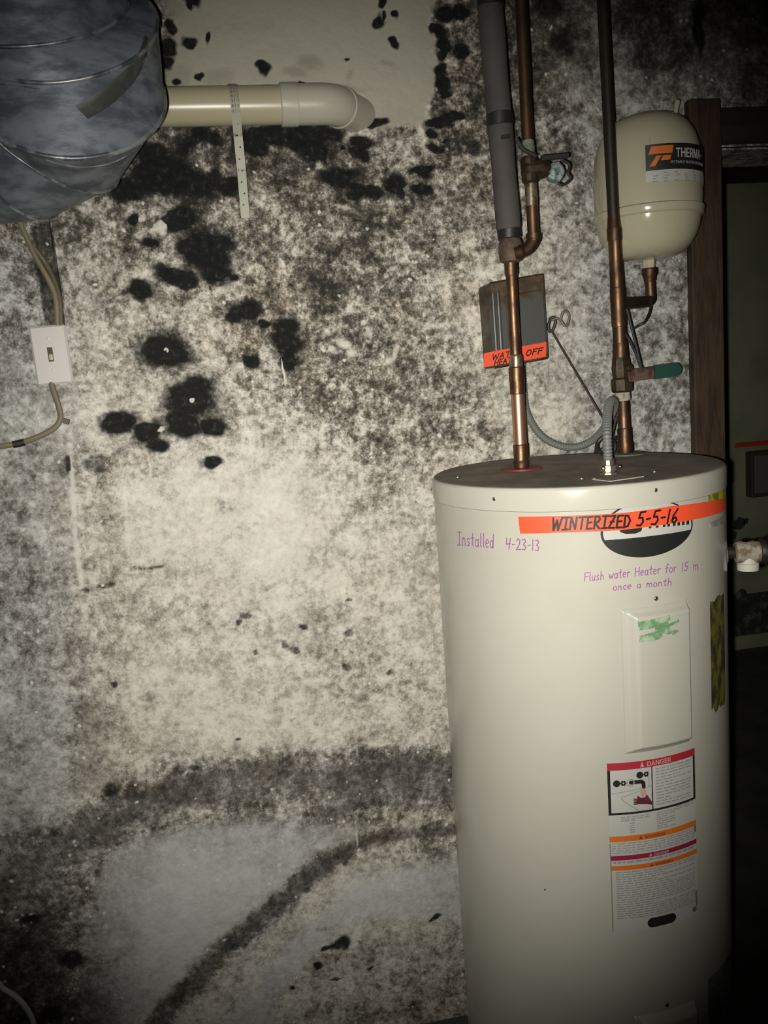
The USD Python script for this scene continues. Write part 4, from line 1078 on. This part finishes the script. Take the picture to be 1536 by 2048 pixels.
obj("emblem", sheet(unary_union([Polygon([Q(0.12, 0.62), Q(0.22, 0.92), Q(1.12, 0.92), Q(1.06, 0.62)]), Polygon([Q(0.14, 0.16), Q(0.36, 0.16), Q(0.62, 0.55), Q(0.42, 0.55)]), Polygon([Q(0.58, 0.36), Q(0.68, 0.55), Q(1.02, 0.55), Q(0.96, 0.36)])]), putT, 0.010, 0.0006), M["print_orange"], lb)
t_ = affinity.scale(print_text("THERMA-", 0.30 * hL, True), 0.85, 1.15, origin=(0, 0))
obj("lettering", sheet(affinity.translate(t_, *Q(1.20, 0.46)), putT, 0.010, 0.0006), M["paper"], lb)
t_ = affinity.skew(print_text("POTABLE WATER EXPANSION", 0.105 * hL, True), 12, 0, origin=(0, 0))
obj("lettering", sheet(affinity.translate(t_, *Q(0.96, 0.22)), putT, 0.010, 0.0006), M["print_grey"], lb)
fp = []
for k in range(7):
    for i in range(4):
        if rnd.random() < 0.8:
            a = s0 + 0.010 + k * 0.022 + rnd.uniform(0, 0.004)
            z = zb_ - 0.004 - i * 0.0052
            fp.append(sbox(a, z - 0.0026, a + rnd.uniform(0.006, 0.012), z))
obj("small_print", sheet(unary_union(fp), putT, 0.010, 0.0006), M["print_grey"], lb, kind="stuff")
obj("paint_run", sheet(LineString([CT(1299, 269), CT(1299, 288)]).buffer(0.0016), putT, 0.010, 0.0002), M["strap"], tank)

# ------------------------------------------------------------------ grey steel disconnect box on the wall
YC = -0.085
k = [P(977, 566, YC), P(1088, 545, YC), P(1098, 719, YC), P(989, 737, YC)]
bc = sum(k) / 4
ex = unit((k[1] - k[0]) + (k[2] - k[3])) * (np.linalg.norm(k[1] - k[0]) + np.linalg.norm(k[2] - k[3])) / 4
ez = ((k[0] - k[3]) + (k[1] - k[2])) / 4
ebx = thing("switch_box", "rusty grey steel switch box on the wall behind the left copper pipe", "electrical box", (bc[0], 0, bc[2] - np.linalg.norm(ez)))
ctr = np.array([bc[0], YC / 2 + 0.003, bc[2]])
obj("body", frame_box(ctr, ex * 0.985, (0, -YC / 2 - 0.003, 0), ez * 0.985, 0.004), M["box"], ebx, smooth=25)
cv = np.array([bc[0], YC + 0.003, bc[2]])
door = obj("door", frame_box(cv, ex, (0, 0.005, 0), ez, 0.0035), M["box_grey"], ebx, smooth=25, label="grey door with rust along its upper part")
rp = lambda a, b, y: np.array([bc[0], YC + y, bc[2]]) + ex * a + ez * b
obj("raised_field", frame_box(rp(0.22, -0.02, -0.0035), ex * 0.70, (0, 0.0035, 0), ez * 0.66, 0.0034), M["box_grey"], door, smooth=25)
for a in (-0.90, -0.72):
    obj("rib", tube([rp(a, -0.92, -0.002), rp(a, -0.9, -0.0025), rp(a, 0.72, -0.0025), rp(a, 0.74, -0.002)], 0.0048, 14), M["box_grey"], door)
hs = obj("hasp", tube(spline([P(1098, 648, -0.06), P(1101, 637, -0.06), P(1109, 636, -0.062), P(1110, 648, -0.062), P(1104, 662, -0.06), P(1098, 660, -0.06), P(1097, 646, -0.06)], 6), 0.0032, 10), M["black"], ebx)
obj("handle_ring", tube(spline([P(1102, 641, -0.064), P(1112, 637, -0.066), P(1121, 638, -0.068), P(1125, 626, -0.07), P(1132, 622, -0.07), P(1138, 631, -0.07), P(1136, 647, -0.07), P(1130, 652, -0.07), P(1123, 643, -0.068), P(1119, 638, -0.068)], 8), 0.0026, 12), M["wire"], ebx)
rod = obj("wire_rod", tube([P(1102, 660, -0.062), P(1150, 742, -0.085), P(1205, 835, -0.120), P(1216, 868, -0.125)], 0.0021, 10), M["rod"], None, label="thin rusty rod slanting down from the switch box to the conduit", cat="rod")
# tape on the box
bt = thing("tape_strip", "short orange tape on the foot of the rusty steel switch box", "tape", rp(0, -0.8, -0.008))
YK = YC - 0.0076
rel = lambda u, v: ((P(u, v, YK) - rp(0, 0, 0)) @ unit(ex), (P(u, v, YK) - rp(0, 0, 0)) @ unit(ez))
putB = lambda s, z, h: rp(0, 0, -0.0076)[None] + np.outer(s, unit(ex)) + np.outer(z, unit(ez)) - np.outer(h, [0, 1, 0])
obj("band", sheet(Polygon([rel(971, 699), rel(1000, 696), rel(1097, 688), rel(1099, 717), rel(1040, 722), rel(973, 727)]), putB, 0.05, 0.0004), M["tape"], bt)
obj("lettering", sheet(unary_union([hand("WATER", (989, 714), (1046, 709), (1, -11), rel, 0.0021), hand("HEATER", (994, 726), (1046, 721), (1, -11), rel, 0.0021), hand("OFF", (1057, 712), (1090, 710), (2, -11), rel, 0.0024)]), putB, 0.05, 0.0009), M["ink"], bt, label="hand printed black letters")

# ------------------------------------------------------------------ flexible conduit from the box to the heater
fz = Pz(1217, 946, HZ)
path = spline([P(1044, 728, -0.045), P(1047, 775, -0.05), P(1053, 822, -0.060), P(1074, 862, -0.075), P(1103, 885, -0.085), P(1142, 895, -0.095), P(1180, 884, -0.12), P(1207, 858, -0.17), P(1224, 826, -0.24), P(1229, 806, -0.31), P(1221, 803, -0.38), P(1215, 826, -0.43), P(1214, 870, fz[1]), P(1216, 915, fz[1]), fz + [0, 0, 0.012]], 60)
seg = np.concatenate([[0], np.cumsum(np.linalg.norm(np.diff(path, axis=0), axis=1))])
dense = np.linspace(0, seg[-1], int(seg[-1] / 0.0011))
path = np.stack([np.interp(dense, seg, path[:, i]) for i in range(3)], 1)
cond = thing("flexible_conduit", "grey corrugated cable conduit looping from the switch box to the heater top", "conduit", fz)
obj("hose", tube(path, 0.0078 + 0.0007 * np.sign(np.sin(dense * 2 * np.pi / 0.0062)) * np.abs(np.sin(dense * 2 * np.pi / 0.0062)) ** 0.6, 18), M["conduit"], cond, smooth=60)
obj("connector", lathe(fz - [0, 0, 0.001], fz + [0, 0, 1], [(0, 0.0200), (0.003, 0.0200), (0.0035, 0.0150), (0.006, 0.0150), (0.0065, 0.0180), (0.015, 0.0180), (0.0155, 0.0120), (0.024, 0.0115)], 12), M["steel"], cond, smooth=20, label="shiny zinc connector with two screws")
for sx in (-1, 1):
    o = fz + [sx * 0.013, -0.010, 0.011]
    obj("clamp_screw", lathe(o, o + [sx * 0.5, -1, 0], [(0, 0.0035), (0.006, 0.0035), (0.008, 0.002)], 10), M["screw"], cond)
bw = thing("wire", "small tangle of black wire behind the conduit at the foot of the right pipe", "wire", Pz(1212, 905, HZ))
obj("strand", tube(spline([P(1192, 906, -0.20), P(1196, 884, -0.19), P(1212, 872, -0.20), P(1228, 884, -0.235), P(1226, 904, -0.24), P(1208, 908, -0.23), P(1194, 898, -0.20)], 8), 0.0042, 10), M["black"], bw)
obj("strand", tube(spline([P(1222, 880, -0.24), P(1229, 852, -0.245), P(1234, 832, -0.245)], 8), 0.0022, 8), M["black"], bw)
obj("strand", tube(spline([P(1200, 904, -0.21), P(1218, 888, -0.22), P(1232, 876, -0.24)], 8), 0.0050, 8), M["black"], bw)

# ------------------------------------------------------------------ light switch and its cables
YS = -0.009
k = [P(58, 653, YS), P(131, 648, YS), P(146, 765, YS), P(72, 773, YS)]
sc_ = sum(k) / 4
ex = unit((k[1] - k[0]) + (k[2] - k[3])) * (np.linalg.norm(k[1] - k[0]) + np.linalg.norm(k[2] - k[3])) / 4
ez = unit(np.cross(ex, [0, 1, 0])) * (np.linalg.norm(k[0] - k[3]) + np.linalg.norm(k[1] - k[2])) / 4
if ez[2] < 0:
    ez = -ez
sw = thing("light_switch", "white toggle light switch on the mouldy wall at the left", "light switch", (sc_[0], 0, sc_[2]))
sp_ = lambda a, b, y: np.array([sc_[0], y, sc_[2]]) + ex * a + ez * b
obj("cover_plate", frame_box(sp_(0, 0, -0.0035), ex, (0, 0.0055, 0), ez, 0.004), M["plate"], sw, smooth=25)
obj("slot", frame_box(sp_(-0.02, 0.02, -0.0088), ex * 0.145, (0, 0.0006, 0), ez * 0.24, 0.0004), M["slot"], sw)
obj("toggle", frame_box(sp_(0.0, -0.06, -0.0105), ex * 0.10, (0, 0.0030, 0.0012), unit(ez) * np.linalg.norm(ez) * 0.10, 0.001), M["ivory"], sw)
for b in (0.56, -0.52):
    o = sp_(-0.02, b, -0.0088)
    obj("plate_screw", lathe(o, o + [0, -1, 0], [(0, 0.0032), (0.0008, 0.0030), (0.0012, 0.0016)], 14), M["plate"], sw)


def flat_cable(pts, w, t, n=14):
    """A two-core cable: a flat oval section lying on the wall."""
    p = spline(pts, 10)
    tg = np.gradient(p, axis=0)
    tg /= np.linalg.norm(tg, axis=1, keepdims=True)
    ph = np.linspace(0, 2 * np.pi, n, endpoint=False)
    v = []
    for q, d_ in zip(p, tg):
        s = unit(np.cross(d_, [0, 1, 0]))
        v.append(q + np.cos(ph)[:, None] * s * w / 2 + np.sin(ph)[:, None] * np.array([0, 1, 0]) * t / 2)
    v = np.vstack(v)
    f = []
    for i in range(len(p) - 1):
        for j_ in range(n):
            a_, b_ = i * n + j_, i * n + (j_ + 1) % n
            f += [[a_, b_, b_ + n], [a_, b_ + n, a_ + n]]
    return trimesh.Trimesh(v, f, process=False)


obj("cable", flat_cable([P(30, 425, -0.012), P(50, 468, -0.010), P(68, 508, -0.008), P(86, 540, -0.006), P(103, 572, -0.004), P(112, 602, -0.004), P(115, 652, -0.004)], 0.0108, 0.006), M["cable"], None, label="beige flat cable slanting down to the top of the light switch", cat="cable")
obj("cable", flat_cable([P(70, 498, -0.002), P(90, 525, 0.006), P(108, 560, 0.004), P(119, 600, -0.001), P(122, 652, -0.004)], 0.0105, 0.006), M["cable_dark"], None, label="brown cable lying in the chase just right of the beige one", cat="cable")
lc = thing("cable", "beige cable curving from below the light switch to the left edge", "cable", P(104, 770, -0.006))
obj("sheath", flat_cable([P(102, 764, -0.006), P(108, 785, -0.007), P(117, 812, -0.007), P(121, 835, -0.006), P(112, 853, -0.006), P(92, 866, -0.006), P(62, 879, -0.007), P(25, 889, -0.007), P(-60, 898, -0.007), P(-400, 925, -0.007), P(-900, 950, -0.007)], 0.0120, 0.007), M["cable"], lc)
obj("tape_wrap", flat_cable([P(26, 889, -0.007), P(38, 887, -0.007), P(49, 884, -0.007)], 0.0148, 0.0096), M["black_tape"], lc)
obj("clip", frame_box(P(131, 842, -0.004), (0.0075, 0, -0.003), (0, 0.004, 0), (0.002, 0, 0.005), 0.001), M["cable_dark"], lc)
obj("cable", tube(spline([P(-600, 1850, -0.012), P(-300, 1880, -0.012), P(-40, 1950, -0.012), P(8, 1978, -0.012), P(35, 1996, -0.012), P(55, 2020, -0.012), P(68, 2050, -0.012), P(84, 2120, -0.012), P(96, 2215, -0.012)], 8), 0.0062, 12), M["cable_pale"], None, label="pale cable hanging in the dark bottom left corner", cat="cable")

# ------------------------------------------------------------------ plastic drain pipe, its strap, and a splinter
YP = -0.062
drain = thing("drain_pipe", "yellowed white plastic drain pipe running out from behind the metal duct into the wall", "pipe", P(560, 212, YP))
e0, e1 = P(150, 215, YP), P(562, 210, YP)
e1[2], e0[2] = P(562, 210, YP)[2], P(330, 214, YP)[2] + (P(330, 214, YP)[2] - P(562, 210, YP)[2]) * 0.6
ke = unit(e1 - e0)
le = np.linalg.norm(e1 - e0)
obj("pipe", lathe(e0, e1, [(0, 0.0365), (le, 0.0365)], 48), M["pvc"], drain)
obj("socket_rim", lathe(e0, e1, [(le - 0.002, 0.0385), (le, 0.0410), (le + 0.030, 0.0410), (le + 0.033, 0.0398)], 48), M["pvc_white"], drain)
h0 = e1 + ke * 0.028
ca = [h0 + ke * t for t in np.linspace(0, 0.050, 5)]
for t in np.linspace(8, 56, 7):
    a_ = math.radians(t)
    ca.append(h0 + ke * (0.050 + 0.055 * math.sin(a_)) + np.array([0, 0.055 * (1 - math.cos(a_)), 0]))
obj("elbow", tube(ca, 0.0388, 40), M["pvc_white"], drain)
dd = unit(ca[-1] - ca[-2])
obj("socket_rim", lathe(ca[-1] - dd * 0.002, ca[-1] + dd, [(-0.004, 0.0388), (-0.002, 0.0408), (0.006, 0.0408), (0.008, 0.0388)], 48), M["pvc_white"], drain)
obj("pipe_end", lathe(ca[-1], ca[-1] + dd, [(0.0, 0.0368), (0.085, 0.0368)], 48), M["pvc_white"], drain)
# perforated strap: up from the pipe to the wall, round its front and hanging down
tx = (480 - 463) / 1.0
ctrp = P(468, 213, YP)
way = [P(463, 168, -0.002), P(464, 174, -0.020)]
for t in np.linspace(118, -28, 12):
    a_ = math.radians(t)
    way.append(ctrp + np.array([0.0, -0.0378 * math.cos(math.radians(90 - t)) if False else -0.0378 * math.sin(math.radians(90) - a_) , 0.0378 * math.sin(a_)]))
way += [P(476, 270, -0.075), P(483, 340, -0.062), P(491, 436, -0.050)]
way = np.array(way)
for i in range(2, len(way) - 3):
    way[i, 0] = np.interp(way[i, 2], [way[-3][2], way[1][2]], [way[-3][0], way[1][0]])
wl = np.concatenate([[0], np.cumsum(np.linalg.norm(np.diff(way, axis=0), axis=1))])
hw = 0.0088
shape = sbox(0, -hw, wl[-1], hw)
holes, kk = [], 0
for s_ in np.arange(0.02, wl[-1] - 0.006, 0.0215):
    holes.append(Point(s_, (0.002 if kk % 2 else -0.002)).buffer(0.0016, quad_segs=3))
    kk += 1
shape = shape.difference(unary_union(holes))


def put_strap(s, w, h):
    o = np.stack([np.interp(s, wl, way[:, i]) for i in range(3)], 1)
    e_ = 0.002
    t_ = np.stack([np.interp(s + e_, wl, way[:, i]) - np.interp(s - e_, wl, way[:, i]) for i in range(3)], 1)
    t_ /= np.linalg.norm(t_, axis=1, keepdims=True)
    side = np.array([1.0, 0, 0]) - t_ * t_[:, :1]
    side /= np.linalg.norm(side, axis=1, keepdims=True)
    nn = np.cross(t_, side)
    return o + side * w[:, None] + nn * h[:, None]


obj("hanger_strap", sheet(shape, put_strap, 0.008, 0.0, 0.0010), M["strap"], None, smooth=False, label="pale perforated hanger strap over the plastic drain pipe, its end hanging down", cat="strap")
obj("splinter", tube([P(563, 718, -0.003), P(565, 735, -0.006), P(569, 750, -0.006), P(571, 772, -0.003)], [0.0006, 0.0022, 0.0026, 0.0006], 8), M["chip"], None, label="white splinter stuck to the wall below a black mould spot", cat="splinter")

# ------------------------------------------------------------------ round galvanised duct: gores between tilted rings, each seam a bead
RINGS = [((-0.2305, -0.6814, 2.5089), (0.0975, -0.551, 0.8288)), ((-0.254, -0.4352, 2.1623), (0.0013, -0.6749, 0.7379)), ((-0.2126, -0.4364, 2.1305), (-0.0233, -0.7532, 0.6574)),
         ((-0.2168, -0.3905, 2.0521), (0.1202, -0.8041, 0.5822)), ((-0.2771, -0.2903, 2.0403), (0.6683, -0.5234, 0.5286)), ((-0.3465, -0.2571, 2.0303), (0.9074, -0.3263, 0.265)), ((-0.8912, -0.225, 2.002), (0.9999, 0.0112, -0.0072))]
ND = 120
rings = []
u_ = np.cross(RINGS[0][1], [0, 0, 1.0])
for c_, n_ in RINGS:
    n_ = unit(n_)
    u_ = unit(u_ - n_ * (u_ @ n_))
    v_ = np.cross(n_, u_)
    ph = np.linspace(0, 2 * np.pi, ND, endpoint=False)
    rings.append(np.array(c_) + 0.15 * (np.cos(ph)[:, None] * u_ + np.sin(ph)[:, None] * v_))
duct = thing("metal_duct", "large round galvanised metal duct elbow in the upper left corner", "duct", (-0.25, -0.35, 1.88))


def gore(r0, r1, n=7):
    v = np.vstack([r0 + (r1 - r0) * t for t in np.linspace(0, 1, n)])
    v = v + (meshkit.fbm(v * 9, 3, 31)[:, None] - 0.5) * np.array([[0.008, 0.008, 0.008]])
    f = []
    for i in range(n - 1):
        for j_ in range(ND):
            a_, b_ = i * ND + j_, i * ND + (j_ + 1) % ND
            f += [[a_, b_ + ND, b_], [a_, a_ + ND, b_ + ND]]
    return trimesh.Trimesh(v, f, process=False)


gore_meshes = [gore(rings[i], rings[i + 1]) for i in range(len(rings) - 1)]
for i in range(len(rings) - 1):
    obj("gore", gore_meshes[i], M["galv"], duct, smooth=True)
for i in (1, 2, 3, 4, 5):
    loop = np.vstack([rings[i], rings[i][:2]])
    loop = loop + (meshkit.fbm(loop * 9, 3, 31)[:, None] - 0.5) * 0.008
    obj("seam_bead", tube(loop, 0.0030 if i != 3 else 0.0042, 8, False), M["galv_bead"], duct, smooth=True)


def duct_hit(u, v):
    """Where the ray through a pixel meets the elbow's outer side."""
    d_ = unit(ray(u, v))
    best = None
    for i_ in range(len(rings) - 1):
        m_ = gore_meshes[i_]
        V_, F_ = np.asarray(m_.vertices), np.asarray(m_.faces)
        a_, b_, c_ = V_[F_[:, 0]], V_[F_[:, 1]], V_[F_[:, 2]]
        e1_, e2_ = b_ - a_, c_ - a_
        h_ = np.cross(d_, e2_)
        det = (e1_ * h_).sum(1)
        det = np.where(np.abs(det) < 1e-14, 1e-14, det)
        s_ = CAM - a_
        uu = (s_ * h_).sum(1) / det
        q_ = np.cross(s_, e1_)
        vv = (q_ @ d_) / det
        t_ = (e2_ * q_).sum(1) / det
        ok = (uu >= 0) & (vv >= 0) & (uu + vv <= 1) & (t_ > 0)
        if ok.any() and (best is None or t_[ok].min() < best):
            best = t_[ok].min()
    return None if best is None else CAM + d_ * best


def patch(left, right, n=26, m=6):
    """A thin skin for a painted reflection, between two curves on the duct, a little proud of the metal."""
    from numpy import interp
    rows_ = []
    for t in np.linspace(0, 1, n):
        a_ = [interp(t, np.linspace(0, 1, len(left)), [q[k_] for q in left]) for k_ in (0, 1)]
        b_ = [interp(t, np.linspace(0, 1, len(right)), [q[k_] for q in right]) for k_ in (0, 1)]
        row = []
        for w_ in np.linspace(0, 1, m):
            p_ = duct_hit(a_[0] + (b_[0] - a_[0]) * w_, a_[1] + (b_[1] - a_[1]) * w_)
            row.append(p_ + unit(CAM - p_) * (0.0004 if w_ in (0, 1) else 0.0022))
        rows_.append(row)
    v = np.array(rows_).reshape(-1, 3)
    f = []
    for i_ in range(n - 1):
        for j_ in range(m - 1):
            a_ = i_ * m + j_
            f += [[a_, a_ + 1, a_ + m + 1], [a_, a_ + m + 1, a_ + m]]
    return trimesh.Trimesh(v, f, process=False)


obj("painted_reflection", patch([(150, 212), (175, 198), (205, 178), (238, 150), (262, 128), (280, 100), (290, 70)], [(176, 238), (205, 222), (235, 200), (262, 172), (280, 148), (294, 112), (296, 74)]), M["dark_reflection"], duct, smooth=True, label="dark olive reflection painted on the duct")  # dark reflection in the sheet metal, painted as a thin coloured skin
for pts_ in ([(50, 292), (90, 318), (140, 332), (200, 331), (245, 316), (285, 286)], [(20, 408), (50, 428), (85, 434)], [(255, 150), (290, 118), (312, 70)], [(0, 168), (40, 172), (80, 178)]):
    w_ = [duct_hit(*q) for q in pts_]
    obj("scratch_line", tube(spline(w_, 6), 0.0013, 6), M["galv_bead"], duct, smooth=True)

# ------------------------------------------------------------------ room beyond: a small box and a strip of tape on the far wall
q0, q1 = P(1490, 903, FARY), P(1570, 985, FARY)
fb = thing("wall_box", "dim grey box on the far wall seen through the doorway", "electrical box", (q0[0], FARY, q1[2]))
obj("case", cbox((q0[0], FARY - 0.06, q1[2]), (q1[0], FARY, q0[2]), 0.004), M["far_edge"], fb)
obj("cover", cbox((q0[0] + 0.014, FARY - 0.066, q1[2] + 0.02), (q1[0] - 0.014, FARY - 0.058, q0[2] - 0.02), 0.003), M["far_box"], fb)
q0, q1 = P(1470, 886, FARY), P(1590, 896, FARY)
obj("tape_strip", cbox((q0[0], FARY - 0.0012, q0[2] - 0.026), (q1[0], FARY - 0.0002, q0[2]), 0.0003), M["far_tape"], None, label="dull red tape strip on the far wall above the dim box", cat="tape")
